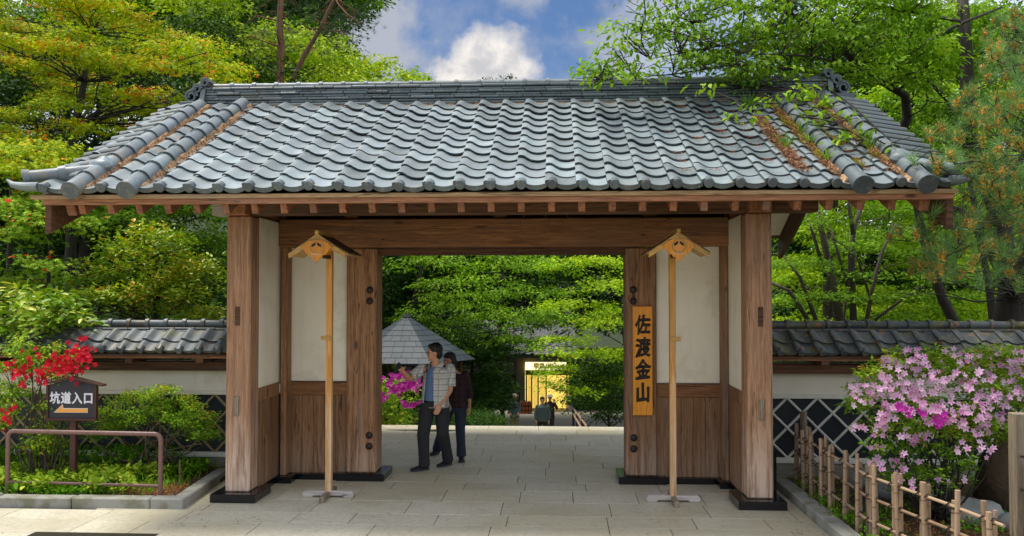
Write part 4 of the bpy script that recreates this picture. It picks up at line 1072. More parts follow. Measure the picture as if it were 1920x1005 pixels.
# multi-stemmed maple right behind the wall
def stems(m):
    for pl, r in (([(1575, 600), (1555, 500), (1540, 430), (1530, 380)], .085), ([(1600, 600), (1597, 500), (1600, 430), (1625, 360)], .075), ([(1600, 440), (1592, 390), (1590, 350)], .05),
                  ([(1530, 600), (1500, 520), (1470, 480)], .045), ([(1515, 600), (1480, 545), (1445, 530)], .05), ([(1625, 600), (1640, 520), (1655, 470), (1680, 420)], .045), ([(1640, 600), (1700, 555), (1740, 530), (1780, 515)], .035),
                  ([(1632, 560), (1610, 490), (1600, 470)], .03), ([(1548, 520), (1525, 440), (1510, 400)], .04), ([(1590, 540), (1570, 470), (1555, 420)], .035), ([(1668, 360), (1667, 415)], .02)):
        Y = 7.6+J(.5); limbs(m, [at(x, y, Y=Y) for x, y in pl], r, r*.55, 8)
f = Fol()
for x, y, w, h in ((1520, 420, 150, 40), (1600, 470, 180, 40), (1660, 450, 200, 50), (1700, 400, 170, 50), (1500, 500, 130, 40), (1560, 560, 120, 34), (1700, 560, 180, 40), (1750, 590, 160, 34), (1650, 520, 130, 30), (1780, 530, 130, 40), (1480, 560, 90, 30), (1830, 560, 120, 36), (1720, 480, 120, 40)):
    f.px(x, y, RD.uniform(6.2, 8.6), w, h*.8, .07, 6.0, vb=.0, m=14)
tree('maple_tree', 'multi-stemmed maple with thin upright stems just behind the right wall', 'tree', gp(1590, 7.6), at(1600, 430, Y=7.6), .05, f, 'maple3', 'leaf_green', bark='bark_stem', extra=stems, every=3)

# cherry tree reaching over the roof
CH_NODES = []
CH_LIMBS = (([(1680, 260, 4.2), (1701, 222, 4.1), (1697, 178, 3.9), (1665, 160, 3.6), (1612, 131, 3.2), (1560, 140, 2.8), (1510, 158, 2.4)], .095, .02),
                   ([(1669, 158, 3.6), (1671, 135, 3.6), (1712, 103, 3.8), (1754, 67, 4.0), (1807, 42, 4.2), (1878, 14, 4.4)], .05, .02),
                   ([(1640, 150, 3.4), (1559, 76, 3.0), (1517, 50, 2.8), (1485, 27, 2.6), (1474, -10, 2.5)], .05, .02),
                   ([(1485, 27, 2.6), (1439, 12, 2.3), (1382, 18, 2.0), (1300, 45, 1.6), (1200, 60, 1.3)], .025, .006),
                   ([(1517, 50, 2.8), (1440, 70, 2.2), (1330, 90, 1.8), (1220, 110, 1.5)], .022, .005),
                   ([(1560, 140, 2.8), (1480, 130, 2.2), (1380, 120, 1.6), (1260, 140, 1.4), (1120, 148, 1.3)], .022, .005),
                   ([(1600, 125, 3.0), (1520, 105, 2.2), (1400, 100, 1.4), (1300, 70, 1.0)], .02, .005),
                   ([(1560, 140, 2.6), (1530, 190, 1.2), (1570, 230, .2), (1620, 262, -.3)], .018, .005), ([(1510, 158, 2.2), (1450, 180, 1.0), (1400, 205, .4), (1368, 222, .1)], .016, .004),
                   ([(1560, 170, 2.0), (1600, 200, .8), (1655, 250, .0), (1690, 285, -.3)], .016, .004), ([(1800, 40, 4.0), (1700, 20, 3.2), (1600, 5, 2.6), (1500, -15, 2.2)], .03, .01))
for pl, _a, _b in CH_LIMBS:
    q = [at(x, y, Y=Y) for x, y, Y in pl]
    CH_NODES += q+[a.lerp(b, .5) for a, b in zip(q, q[1:])]
def cherry_limbs(m):
    for pl, r0, r1 in CH_LIMBS: limbs(m, [at(x, y, Y=Y) for x, y, Y in pl], r0, r1, 7)
f = Fol()
def cherry(x, y, Y, w, h, dens=3.0, vb=0.): f.px(x, y, Y, w, h, .092, dens, vb=vb, m=9, sig=.11, flat=.6, droop=.45)
for _ in range(210):
    x = RD.uniform(1110, 1760); ymin = 140-(x-1110)*1.5 if x < 1200 else -20; ymax = 150 if x < 1360 else 165
    y = RD.uniform(ymin, ymax); t = (x-1100)/650
    cherry(x, y, RD.uniform(.3, 1.4)+t*2.4, RD.uniform(60, 110), RD.uniform(18, 34), 1.7 if x < 1300 else 2.8, J(.15))
for x, y, w, h, Y in ((1385, 222, 60, 20, .2), (1420, 200, 70, 20, .4), (1460, 185, 80, 24, .8), (1500, 175, 80, 24, 1.0), (1540, 190, 70, 22, .7), (1600, 268, 70, 18, -.3), (1575, 250, 40, 14, -.1), (1640, 250, 50, 18, -.2), (1690, 285, 40, 12, -.3), (1590, 210, 70, 22, .4), (1340, 165, 70, 22, .8), (1520, 225, 40, 14, .1), (1480, 205, 50, 18, .3)):
    cherry(x, y, Y, w, h, 3.0, .1)
tree('cherry_tree', 'cherry tree reaching long leafy boughs over the right side of the tiled roof', 'tree', gp(1885, 4.3), at(1690, 250, Y=4.2), .12, f, 'oval4', 'leaf_cherry', every=1, extra=cherry_limbs, twig=.35, nodes=CH_NODES)
f = Fol()
f.fill([(1700, 0, 1900, 300)], 34, (4.5, 6.5), (90, 150), (40, 60), .09, 3.4, droop=.4)
def trunk2(m):
    limbs(m, [gp(1915, 4.8), at(1880, 420, Y=4.8), at(1815, 260, Y=4.8), at(1812, 110, Y=4.8), at(1803, -40, Y=4.8)], .17, .08, 10)
    limbs(m, [at(1802, 250, Y=4.8), at(1780, 190, Y=4.6), at(1740, 150, Y=4.4)], .06, .03, 7)
tree('cherry_tree', 'upright dark-trunked cherry between the leaning cherry and the pine', 'tree', gp(1915, 4.8), at(1806, 100, Y=4.8), .08, f, 'oval4', 'leaf_cherry', every=3, extra=trunk2)

# near pine with orange candles
PT = thing('pine_tree', gp(1890, 2.6), 'near pine with long needles and orange pollen candles at the right edge', 'tree')
m = MB(); f = Fol(); cn = Fol(); sticks = MB()
tr = [gp(1885, 2.6), at(1885, 640, Y=2.6), at(1900, 560, Y=2.5), at(1935, 480, Y=2.4), at(1950, 300, Y=2.0), at(1960, 100, Y=1.8), at(1965, -40, Y=1.6)]
limbs(m, tr, .25, .10, 12)
limbs(m, [at(1900, 560, Y=2.5), at(1840, 440, Y=1.9), at(1800, 395, Y=1.3), at(1770, 385, Y=.9)], .07, .03, 8)
regs = [((1740, 250, 1920, 360), 34, (-1.2, .6)), ((1730, 400, 1920, 530), 40, (-1.2, .8)), ((1850, 20, 1930, 250), 40, (-1.0, 1.2)), ((1800, 120, 1920, 260), 22, (.0, 1.4)), ((1690, 440, 1800, 540), 14, (-.8, .4)), ((1820, 360, 1920, 420), 14, (-.6, .6)), ((1780, 300, 1850, 330), 6, (-1.4, -.6))]
for (x0, y0, x1, y1), n, (Ya, Yb) in regs:
    for _ in range(int(n*.9)):
        c = at(RD.uniform(x0, x1), RD.uniform(y0, y1), Y=RD.uniform(Ya, Yb)); k = min(tr[2:], key=lambda q: (q-c).length)
        limbs(m, bend(k, c, .12, 6), .011, .004, 5)
        for _ in range(2):
            q = c+Vector((J(.14), J(.14), J(.10))); up = Vector((J(.8), J(.8), 1)).normalized(); tufts(f, q, 75, .165, up, .55)
            limbs(m, [c, q], .006, .004, 4)
            if RD.random() < .62:
                nb = 40; P = np.array(q)+rng.normal(0, 1, (nb, 3))*np.array([.015, .015, .028])+np.array(up)*.015; D = nrm(rng.normal(0, 1, (nb, 3))+np.array(up)); N = rng.normal(0, 1, (nb, 3)); N = nrm(N-D*np.sum(N*D, 1, keepdims=True))
                cn.put(P, D, N, np.full(nb, .030), rng.uniform(0, .8, nb))
                if RD.random() < .5: sticks.tube([q, q+Vector((J(.01), J(.01), RD.uniform(.04, .11)))], [.005, .003], 5)
m.build('trunk', 'bark', PT, smooth=True, recalc=False, weld=False); f.build('crown', 'needle', 'needle', PT)
cn.build('pollen_cones', 'oval', 'candle', PT, 'stuff'); sticks.build('shoots', 'wood_pale', PT)['kind'] = 'stuff'
TPL['needle'] = TPL['needle']

# ------------------------------------------------------------------ plants in the beds
def flowers(f, thr, c, n_unused, size, normal, vb):
    """one five-petalled bloom facing 'normal'"""
    nv = np.array(normal.normalized()); a = np.array([0, 0, 1.]) if abs(nv[2]) < .9 else np.array([1., 0, 0]); u = np.cross(nv, a); u /= np.linalg.norm(u); w = np.cross(nv, u)
    ph = RD.uniform(0, 6.28)
    D = []
    for k in range(5):
        t = ph+k*1.2566; D.append(u*math.cos(t)+w*math.sin(t)+nv*.38)
    D = nrm(np.array(D)); N = np.tile(nv, (5, 1)); N = nrm(N-D*np.sum(N*D, 1, keepdims=True))
    f.put(np.tile(np.array(c), (5, 1)), D, N, np.full(5, size), np.clip(vb+rng.normal(0, .08, 5), 0, 1))
    if thr is not None:
        k = 2; thr.put(np.tile(np.array(c)+nv*.006, (k, 1)), D[:k]*.9, N[:k], np.full(k, size*.55), rng.random(k))
def bush_points(rects, Y, n):
    for _ in range(n):
        x0, y0, x1, y1 = RD.choice(rects); yield at(RD.uniform(x0, x1), RD.uniform(y0, y1), Y=RD.uniform(*Y))
# pink azalea
AZ = thing('azalea_bush', (4.0, -.6, .05), 'large azalea covered in pale pink blossoms behind the bamboo fence', 'shrub')
f = Fol(); fl = Fol(); th = Fol(); mg = Fol(); m = MB()
cl = []
def inside(x, y):
    return ((x-1760)/165.)**2+((y-755)/108.)**2 < 1 or ((x-1880)/95.)**2+((y-740)/85.)**2 < 1 or ((x-1745)/115.)**2+((y-850)/75.)**2 < 1
k = 0
while k < 300:
    x, y = RD.uniform(1595, 1960), RD.uniform(655, 930)
    if not inside(x, y): continue
    k += 1; lowf = y > 840
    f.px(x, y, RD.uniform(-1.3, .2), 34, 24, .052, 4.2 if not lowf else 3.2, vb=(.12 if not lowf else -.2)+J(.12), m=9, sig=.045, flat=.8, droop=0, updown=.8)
base = Vector((3.95, -.6, .05))
for _ in range(40):
    x, y = RD.uniform(1630, 1900), RD.uniform(690, 860)
    if inside(x, y): limbs(m, bend(base+Vector((J(.12), J(.12), 0)), at(x, y, Y=RD.uniform(-1.1, .1)), .12, 6), .012, .003, 5)
k = 0
while k < 150:
    x, y = RD.uniform(1600, 1960), RD.uniform(660, 905)
    if not inside(x, y): continue
    if y > 820 and RD.random() > .16: continue
    if 790 < y <= 820 and RD.random() > .5: continue
    k += 1; c = at(x, y, Y=RD.uniform(-1.55, -1.0) if y > 700 else RD.uniform(-1.3, -.5))
    for _ in range(RD.choice((2, 3, 4, 5))):
        q = c+Vector((J(.075), J(.04), J(.05))); flowers(fl, th, q, 0, RD.uniform(.026, .040), Vector((J(.6)-.1, -1, .35+J(.5))), .55+J(.35))
for x, y in ((1692, 762), (1702, 772), (1725, 772), (1755, 788), (1765, 780), (1758, 795)):
    c = at(x, y, Y=-1.5)
    for _ in range(3): flowers(mg, None, c+Vector((J(.03), J(.02), J(.03))), 0, .042, Vector((J(.5), -1, .3)), .4)
m.build('trunk', 'bark', AZ, smooth=True, recalc=False, weld=False); f.build('foliage', 'oval', 'leaf_azalea', AZ)
fl.build('blossoms', 'petal', 'flower_pink', AZ, 'stuff'); th.build('blossom_throats', 'lance', 'flower_throat', AZ, 'stuff'); mg.build('magenta_blossoms', 'petal', 'flower_magenta', AZ, 'stuff')
# red azalea
AR = thing('azalea_bush', (-6.3, .5, .07), 'azalea with crimson blossoms leaning over the small direction sign', 'shrub'); f = Fol(); fl = Fol(); m = MB()
for _ in range(70):
    x, y = RD.choice(((RD.uniform(-10, 60), RD.uniform(680, 740)), (RD.uniform(10, 110), RD.uniform(640, 700)), (RD.uniform(60, 150), RD.uniform(660, 720)), (RD.uniform(60, 110), RD.uniform(760, 850)), (RD.uniform(-10, 30), RD.uniform(720, 800))))
    f.px(x, y, RD.uniform(.2, .8), 36, 22, .045, 3.4, vb=.1, m=8, sig=.05, flat=.8)
reds = [(150, 655), (160, 665), (140, 670), (125, 680), (135, 690), (150, 685), (110, 690), (95, 695), (120, 700), (145, 705), (80, 690), (60, 685), (45, 690), (30, 695), (55, 710), (40, 715), (70, 700), (22, 700), (130, 650), (168, 655), (55, 665), (20, 685), (10, 780), (5, 795), (18, 775), (100, 675), (140, 712), (85, 705)]
reds += [(RD.uniform(75, 172), 0) for _ in range(20)]
reds = [(x, y if y else 735-x*.45+J(18)) for x, y in reds]
for x, y in reds:
    for _ in range(5):
        c = at(x+J(16), y+J(12), Y=RD.uniform(.05, .4)); flowers(fl, None, c, 0, .036, Vector((J(.7), -1, .3+J(.6))), .5+J(.5))
base = Vector((-6.35, .45, .05))
for _ in range(22): limbs(m, bend(base+Vector((J(.2), J(.1), 0)), at(RD.uniform(0, 150), RD.uniform(660, 730), Y=.4), .1, 6), .012, .004, 5)
m.build('trunk', 'bark_stem', AR, smooth=True, recalc=False, weld=False); f.build('foliage', 'oval', 'leaf_azalea', AR); fl.build('blossoms', 'petal', 'flower_red', AR, 'stuff')
# pruned shrub
f = Fol()
for _ in range(90):
    x = RD.uniform(168, 400); top = 728+((x-285)/115.)**2*62; y = RD.uniform(top, min(top+65, 830))
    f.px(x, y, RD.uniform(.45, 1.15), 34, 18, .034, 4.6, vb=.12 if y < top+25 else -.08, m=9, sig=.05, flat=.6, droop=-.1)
def st2(m):
    for x in (235, 262, 285, 300, 322, 345): limbs(m, bend(at(300+J(30), 868, Y=.8), at(x, 775, Y=.8), .12, 6), .016, .006, 6)
tree('clipped_shrub', 'wind-swept clipped shrub of tiny leaves before the left lattice wall', 'shrub', Vector((-5.35, .8, .07)), at(290, 800, Y=.8), .02, f, 'oval', 'leaf_azalea', every=6, extra=st2, twig=.15, bark='bark_stem')
# magenta azalea and clump past the plaza
AM = thing('azalea_bush', Vector((-3.4, 7.0, terr(-3.4, 7))), 'azalea with magenta blossoms at the plaza edge beside the left inner pillar', 'shrub'); f = Fol(); fl = Fol(); m = MB()
for _ in range(60): f.px(RD.uniform(680, 778), RD.uniform(715, 800), RD.uniform(6.2, 7.4), 34, 24, .07, 4, vb=.1, m=8, sig=.06, flat=.8)
for _ in range(30):
    x, y = RD.uniform(690, 782), RD.uniform(702, 760); c = at(x, y, Y=6.0+J(.2))
    for _ in range(5): flowers(fl, None, c+Vector((J(.10), J(.05), J(.06))), 0, .05, Vector((J(.7), -1, .3+J(.6))), .5+J(.4))
limbs(m, bend(Vector((-3.4, 7, terr(-3.4, 7))), at(740, 760, Y=6.8), .1), .03, .01)
m.build('trunk', 'bark', AM); f.build('foliage', 'oval', 'leaf_azalea', AM); fl.build('blossoms', 'petal', 'flower_magenta', AM, 'stuff')

def fern(base, n, ln, label, mat='leaf_lime', lean=None):
    t = thing('fern', base, label, 'fern'); f = Fol(); m = MB()
    for k in range(n):
        a = 2*math.pi*k/n+J(.3); d = Vector((math.cos(a), math.sin(a), 0))
        if lean is not None: d = (d+lean).normalized()
        L = ln*RD.uniform(.75, 1.1); pts = [Vector(base)+d*L*t_*.85+Vector((0, 0, L*(.9*t_-.62*t_*t_))) for t_ in (0, .2, .4, .6, .8, 1.)]
        limbs(m, pts, .005, .002, 4)
        for i in range(22):
            t_ = .12+.88*i/22; q = Vector(base)+d*L*t_*.85+Vector((0, 0, L*(.9*t_-.62*t_*t_))); side = d.cross(Vector((0, 0, 1)))
            w = ln*.30*math.sin(math.pi*min(1, t_*.9+.12))
            for s_ in (-1, 1):
                D = (side*s_+d*.45+Vector((0, 0, -.15))).normalized(); N = Vector((0, 0, 1)); N = (N-D*N.dot(D)).normalized()
                f.put(np.array([q]), np.array([D]), np.array([N]), np.array([w]), np.array([.5+J(.25)]))
    m.build('stems', 'bark_stem', t, smooth=True); f.build('fronds', 'lance', mat, t)
fern(at(160, 895, Z=.07), 11, .42, 'bright green fern beneath the pipe barrier')
fern(at(1560, 850, Z=.07)+Vector((.3, .9, 0)), 12, .62, 'green fern behind the far end of the bamboo fence', 'leaf_green')
fern(at(1600, 850, Z=.07)+Vector((.3, .5, 0)), 10, .55, 'green fern between fence and pink azalea', 'leaf_green')
# ground cover
f = Fol()
def cover(f, x0, x1, y0, y1, n, size, z, up=.9):
    P = np.stack([rng.uniform(x0, x1, n), rng.uniform(y0, y1, n), z+rng.random(n)*.07], 1)
    D = nrm(rng.normal(0, 1, (n, 3))*np.array([1, 1, .4])+np.array([0, 0, up])); N = rng.normal(0, .4, (n, 3))+np.array([0, 0, 1]); N = nrm(N-D*np.sum(N*D, 1, keepdims=True))
    f.put(P, D, N, size*rng.uniform(.6, 1.3, n), np.clip(rng.normal(.5, .25, n), 0, 1))
for _ in range(120):
    x, y = RD.uniform(-9, -4.75), RD.uniform(-.22, 1.35); 
    if x > -5.1 and RD.random() < .7: continue
    cover(f, x-.2, x+.2, max(-.24, y-.15), y+.15, 70, .055*RD.uniform(.7, 1.4), .07)
cover(f, -9, -4.6, -.25, 1.4, 2500, .05, .07)
for _ in range(150):
    x, y = RD.uniform(-9, -4.6), RD.uniform(.85, 1.36); cover(f, x-.14, x+.14, y-.05, y+.05, 26, .07, .07+RD.random()*.28*(1 if x < -5 else .3))
f.build('ground_cover', 'oval', 'leaf_ground', None, 'stuff')
f = Fol(); cover(f, -9, -4.4, -.22, 1.3, 1500, .13, .07, 1.4); cover(f, -9, -4.6, -.22, .9, 1400, .10, .12, 1.0); f.build('grass', 'blade', 'leaf_ground', None, 'stuff')
f = Fol()
for _ in range(170):
    x, y = RD.uniform(-8, -4.75), RD.uniform(-.2, .8)
    if x > -5.05 and RD.random() < .6: continue
    cover(f, x-.09, x+.09, max(-.24, y-.09), y+.09, 22, .065*RD.uniform(.8, 1.5), .13+RD.random()*.08, .25)
f.build('weeds', 'oval4', 'leaf_lime', None, 'stuff')
f = Fol()
for _ in range(60):
    x, y = RD.uniform(2.9, 3.2), RD.uniform(-1.6, 1.1); cover(f, x-.1, x+.1, y-.1, y+.1, 24, .038, .07)
for _ in range(90):
    x, y = RD.uniform(3.2, 6.0), RD.uniform(-3, 1.3); cover(f, x-.15, x+.15, y-.15, y+.15, 26, .05, .06)
f.build('ground_cover', 'oval', 'leaf_ground', None, 'stuff')
f = Fol(); cover(f, 3.4, 6.5, -3.6, -.8, 6000, .045, .05, .0); cover(f, -5.0, -4.38, -.24, .3, 900, .035, .075, 0); f.build('leaf_litter', 'lance', 'litter_orange', None, 'stuff')

f = Fol()
n = 60000; X = rng.uniform(-34, 24, n); Y_ = 2.2+rng.random(n)**1.5*44; keep = np.abs(X+.9+.02*np.maximum(0, Y_-6)) > 2.6+.12*np.maximum(0, Y_-6)
keep |= Y_ < 1.0; keep &= ~((Y_ < 6.0) & (X > -4.6) & (X < 3.4)); X, Y_ = X[keep], Y_[keep]; Z = np.array([terr(a, b) for a, b in zip(X, Y_)])+rng.random(len(X))*.35
D = nrm(rng.normal(0, 1, (len(X), 3))+np.array([0, 0, .5])); N = rng.normal(0, .5, (len(X), 3))+np.array([0, 0, 1]); N = nrm(N-D*np.sum(N*D, 1, keepdims=True))
f.put(np.stack([X, Y_, Z], 1), D, N, (.12+.012*Y_)*rng.uniform(.7, 1.3, len(X)), np.clip(rng.normal(.45, .25, len(X)), 0, 1))
f.build('undergrowth', 'oval', 'leaf_dark', None, 'stuff')
f = Fol(); cover(f, -6, 2.6, -2.6, 5.5, 260, .03, .004, 0); cover(f, 2.3, 2.68, -2.5, 1.2, 120, .03, .004, 0); cover(f, -4.1, -3.3, -1.2, .8, 60, .03, .004, 0)
f.P = [p*np.array([1, 1, 0])+np.array([0, 0, .006]) for p in f.P]; f.D = [nrm(d*np.array([1, 1, .02])) for d in f.D]; f.N = [np.tile(np.array([0, 0, 1.]), (len(p), 1)) for p in f.P]
f.build('fallen_leaves', 'oval', 'litter', None, 'stuff')
# litter, moss and weeds on the roof
f = Fol(); fo = Fol(); fm = Fol(); fw = Fol()
def onroof(f, x0, x1, y0, y1, n, size, h=.02, up=.15):
    x = rng.uniform(x0, x1, n); y = rng.uniform(y0, y1, n); u = ((x-XL)/PITCH) % 1.0
    z = EZ+(y-EY)*math.tan(SL)+np.array([prof(a)*.056 for a in u])+.03+rng.random(n)*h
    D = nrm(np.stack([rng.normal(0, 1, n), rng.normal(0, .8, n), rng.normal(0, .5, n)+up], 1)); N = rng.normal(0, .5, (n, 3))+np.array([0, -.5, 1]); N = nrm(N-D*np.sum(N*D, 1, keepdims=True))
    f.put(np.stack([x, y, z], 1), D, N, size*rng.uniform(.5, 1.3, n), rng.random(n))
for x0, x1, n in ((-4.33, -4.18, 900), (-4.93, -4.78, 900), (-4.62, -4.53, 500)): onroof(f, x0, x1, -1.0, 1.9, n, .035, .02)
onroof(f, 2.76, 2.92, -.9, 1.9, 1600, .045, .04); onroof(f, 3.35, 3.52, -.9, 1.9, 1500, .045, .04); onroof(f, 2.42, 2.62, -.8, 1.0, 1500, .05, .05)
for _ in range(60):
    c = RD.randint(21, 27); x = XL+(c+.62)*PITCH; y = EY+(RD.randint(1, 11)+.6)*LEN/12.15*math.cos(SL); onroof(fo, x-.05, x+.05, y-.03, y+.03, 14, .03, .008)
for _ in range(26):
    x = RD.choice((2.86, 3.1, 3.45, 2.8))+J(.05); y = RD.uniform(-.95, 1.6); onroof(fm, x-.09, x+.09, y-.10, y+.10, 260, .022, .05)
for _ in range(13):
    x = RD.choice((2.84, 3.45, 2.55, 3.3))+J(.05); y = RD.uniform(-.6, 1.8); onroof(fw, x-.03, x+.03, y-.03, y+.03, 26, .16, .02, 1.5)
f.build('litter', 'lance', 'litter', ROOF, 'stuff'); fo.build('litter', 'lance', 'litter_orange', ROOF, 'stuff'); fm.build('moss', 'oval', 'moss', ROOF, 'stuff'); fw.build('weeds', 'blade', 'leaf_ground', ROOF, 'stuff')

# ------------------------------------------------------------------ rocks
s = NB('rock_brown'); n = s.noise(s.pos, 6, 6); s.bump(n, .8, .06); s.fin(s.mix(n, (.03, .02, .012), (.13, .085, .05)), .9)
def rock(c, r, label, mat='rock'):
    m = MB(); m.ball((0, 0, 0), r, 16, 10); sd = RD.uniform(0, 9)
    from mathutils import noise
    m.v = [tuple(Vector(c)+Vector(v)*(1+.28*noise.noise(Vector(v)*2.2/max(r)+Vector((sd, sd, 0))))) for v in m.v]
    m.top('rock', mat, c, label, 'rock', smooth=True, recalc=False)
rock(at(1830, 970, Z=.10)+Vector((.0, .1, 0)), (.34, .24, .17), 'big smooth grey rock behind the nearest fence canes')
rock(at(1905, 985, Z=.10)+Vector((.05, 0, 0)), (.2, .18, .12), 'small pale rock beside the wide grey post')
rock(at(1740, 935, Z=.12)+Vector((.1, .2, 0)), (.2, .18, .14), 'dark rock under the pink azalea')
rock(at(1640, 930, Z=.12)+Vector((.25, .3, 0)), (.2, .2, .14), 'brownish rock behind the middle of the fence')
rock(at(1580, 905, Z=.12)+Vector((.25, .2, 0)), (.18, .2, .13), 'mottled rock near the far end of the fence')
rock(at(225, 865, Z=.12), (.2, .15, .12), 'small grey rock under the clipped shrub')
rock((5.1, -.2, .4), (.55, .3, .62), 'tall brown stone in the shade behind the pink azalea', 'rock_brown')

# ------------------------------------------------------------------ bamboo fence
FN = thing('bamboo_fence', (3.05, .6, .05), 'low bamboo lattice fence running along the right kerb', 'fence')
def fx(y): return 2.955 if y > -1.3 else 2.955+(-1.3-y)*.22
cane_y = [.98, .80, .66, .50, .36, .16, -.02, -.14, -.30, -.62, -.74, -1.02, -1.10, -1.32, -1.45, -1.68, -1.80, -2.05, -2.16, -2.42, -2.52, -2.80, -2.90]
canem = []
def cane(x, y, h, r, lean=0):
    m = MB(); z = .0
    nodes = [0]
    while nodes[-1] < h-.06: nodes.append(min(h, nodes[-1]+RD.uniform(.16, .24)))
    nodes[-1] = h
    for a, b in zip(nodes, nodes[1:]):
        m.cur = 0; m.tube([(0, 0, a+.004), (0, 0, b-.004)], r, 10)
        m.cur = 1; m.tube([(0, 0, b-.009), (0, 0, b-.003), (0, 0, b+.003)], [r, r*1.14, r], 10) if b < h-.03 else None
    me = m.mesh('cane', ['bamboo', 'bamboo_node'], smooth='auto'); return inst('cane', me, FN, (x, y, .03), (J(.03), J(.03), 0))
for i, y in enumerate(cane_y):
    cane(fx(y)+(.022 if i % 2 else -.022), y, RD.uniform(.66, .80), RD.uniform(.017, .023))
    if i % 2 == 0: cane(fx(y)+.03, y+.055, RD.uniform(.68, .78), .016)
for y in (.90, .10, -1.22): 
    h = .95 if y > .5 else .74
    MB().tube([(fx(y)+.06, y, .0), (fx(y)+.06, y, h)], .042, 12).build('post', 'wood_fence', FN, smooth='auto')
for z in (.20, .42, .62):
    pts = [Vector((fx(y), y, z+.03+.01*math.sin(y*5))) for y in (1.0, .4, -.2, -.8, -1.3, -1.9, -2.4, -3.0)]
    MB().tube(pts, .014, 8).build('rail', 'bamboo', FN, smooth='auto')
    for y in cane_y:
        c = Vector((fx(y), y, z+.03)); m = MB()
        for k in range(3): m.tube([c+Vector((.032*math.cos(t), .02*math.sin(t*2)+.006*(k-1), .024*math.sin(t))) for t in [i*math.pi/4 for i in range(9)]], .0035, 4)
        m.tube([c+Vector((-.03, 0, 0)), c+Vector((-.05, .02, -.02)), c+Vector((-.06, .03, -.03))], .002, 4)
        m.build('rope_tie', 'rope', FN)
p = at(1905, 900, Y=-2.1)
BP = thing('gate_post', (p.x+.06, -2.1, .0), 'wide pale grey timber post at the right edge beyond the fence', 'post')
MB().box(p.x-.02, p.x+.16, -2.14, -2.02, .0, at(1905, 775, Y=-2.1).z).build('post', 'wood_fence', BP, bevel=.006)
MB().tube([(p.x+.06, -2.19, 0), (p.x+.06, -2.19, .95)], .024, 10).build('cane', 'bamboo', BP, smooth='auto')
for z in (.72, 1.0):
    m = MB(); 
    for k in range(3): m.tube([(p.x+.06+.05*math.cos(t), -2.17+.06*math.sin(t), z+.006*k) for t in [i*math.pi/4 for i in range(9)]], .004, 4)
    m.build('rope_tie', 'rope', BP)

# ------------------------------------------------------------------ pipe barrier, sign, stake, drain grate
BR = thing('pipe_barrier', (-5.4, -.2, .07), 'rusty brown pipe hoop barrier along the left planting bed', 'barrier')
a, b = Vector((-6.37, -.12, 0)), Vector((-4.49, -.24, 0)); zt = .795
def arc(c, d0, d1, r, n=6): return [c + d0*r*math.cos(t)+d1*r*math.sin(t) for t in [math.pi/2*i/n for i in range(n+1)]]
dx = (b-a).normalized(); up = Vector((0, 0, 1)); r = .07
pts = [a+up*.0, a+up*(zt-r)]+arc(a+up*(zt-r)+dx*r, -dx, up, r)[1:]+arc(b+up*(zt-r)-dx*r, up, dx, r)+[b]
MB().tube(pts, .026, 12).build('hoop', 'rust_pipe', BR, smooth='auto')
MB().tube([a+up*.21, b+up*.21], .017, 10).build('lower_rail', 'rust_pipe', BR, smooth='auto')
SG = thing('direction_sign', (-5.80, .2, .07), 'small gabled black sign with white characters and an orange arrow pointing left', 'sign')
MB().box(-5.835, -5.765, .21, .27, .05, .95).build('post', 'sign_brown', SG, bevel=.004)
zb, zm, za = .905, 1.30, 1.375; xl, xr, xm = -6.085, -5.505, -5.795
MB().prism([(xl, zb), (xr, zb), (xr, zm), (xm, za), (xl, zm)], .175, .208, 'y').build('panel', 'sign_black', SG, bevel=.002)
for nm, c in (('frame', [(xl-.02, zb-.03), (xr+.02, zb-.03), (xr+.02, zb), (xl-.02, zb)]), ('frame', [(xl-.02, zb), (xl+.008, zb), (xl+.008, zm), (xl-.02, zm)]), ('frame', [(xr-.008, zb), (xr+.02, zb), (xr+.02, zm), (xr-.008, zm)])):
    MB().prism(c, .16, .212, 'y').build(nm, 'sign_brown', SG, bevel=.002)
for s_ in (-1, 1): MB().prism([(xm, za+.03), (xm+s_*.40, zm-.01+.02), (xm+s_*.40, zm-.02+.01), (xm, za)], .12, .23, 'y').build('sign_roof', 'sign_brown', SG, bevel=.002)
for i, ch in enumerate('坑道入口'): letter('character', ch, .132, (xm-.205+i*.137, .1725, 1.135), SG, 'paint_white', .0005, .0046, .98, 1.12)
def arrow(g, y, mat):
    x0, x1, zc = -6.0, -5.60, 1.0
    c = [(x0-g*2.2, zc-.025-g*.6), (x1+g, zc-.025-g*.6), (x1+g, zc+.018+g), (x0+.10+g, zc+.018+g), (x0+.095+g*.5, zc+.062+g*1.5)]
    MB().prism(c, y, y+.002, 'y').build('arrow', mat, SG)
arrow(.006, .172, 'paint_white'); arrow(0, .1695, 'paint_orange')
m = MB().tube([(0, 0, 0), (0, 0, .32)], [.012, .010], 8); q = at(337, 912, Z=.07); m.v = [tuple(Vector(v)+q) for v in m.v]
m.top('short_stake', 'rust_pipe', q, 'short rusty stake in the bare soil below the clipped shrub', 'stake')
# drain grate at the bottom edge of the view
q0 = at(60, 1001, Z=0); GR = thing('drain_grate', (q0.x+.6, q0.y-.2, 0), 'dark drain grate let into the paving at the bottom left', 'grate')
m = MB(); X0, X1, Y1 = q0.x, at(300, 1000, Z=0).x, at(150, 999, Z=0).y
m.box(X0, X1, Y1-.35, Y1, .001, .0045); m.build('frame', 'steel_dark', GR)
m = MB()
for i in range(48): xx = lerp(X0+.02, X1-.02, i/47); m.box(xx-.006, xx+.006, Y1-.33, Y1-.02, .004, .010)
m.build('bars', 'joint', GR)['kind'] = 'stuff'

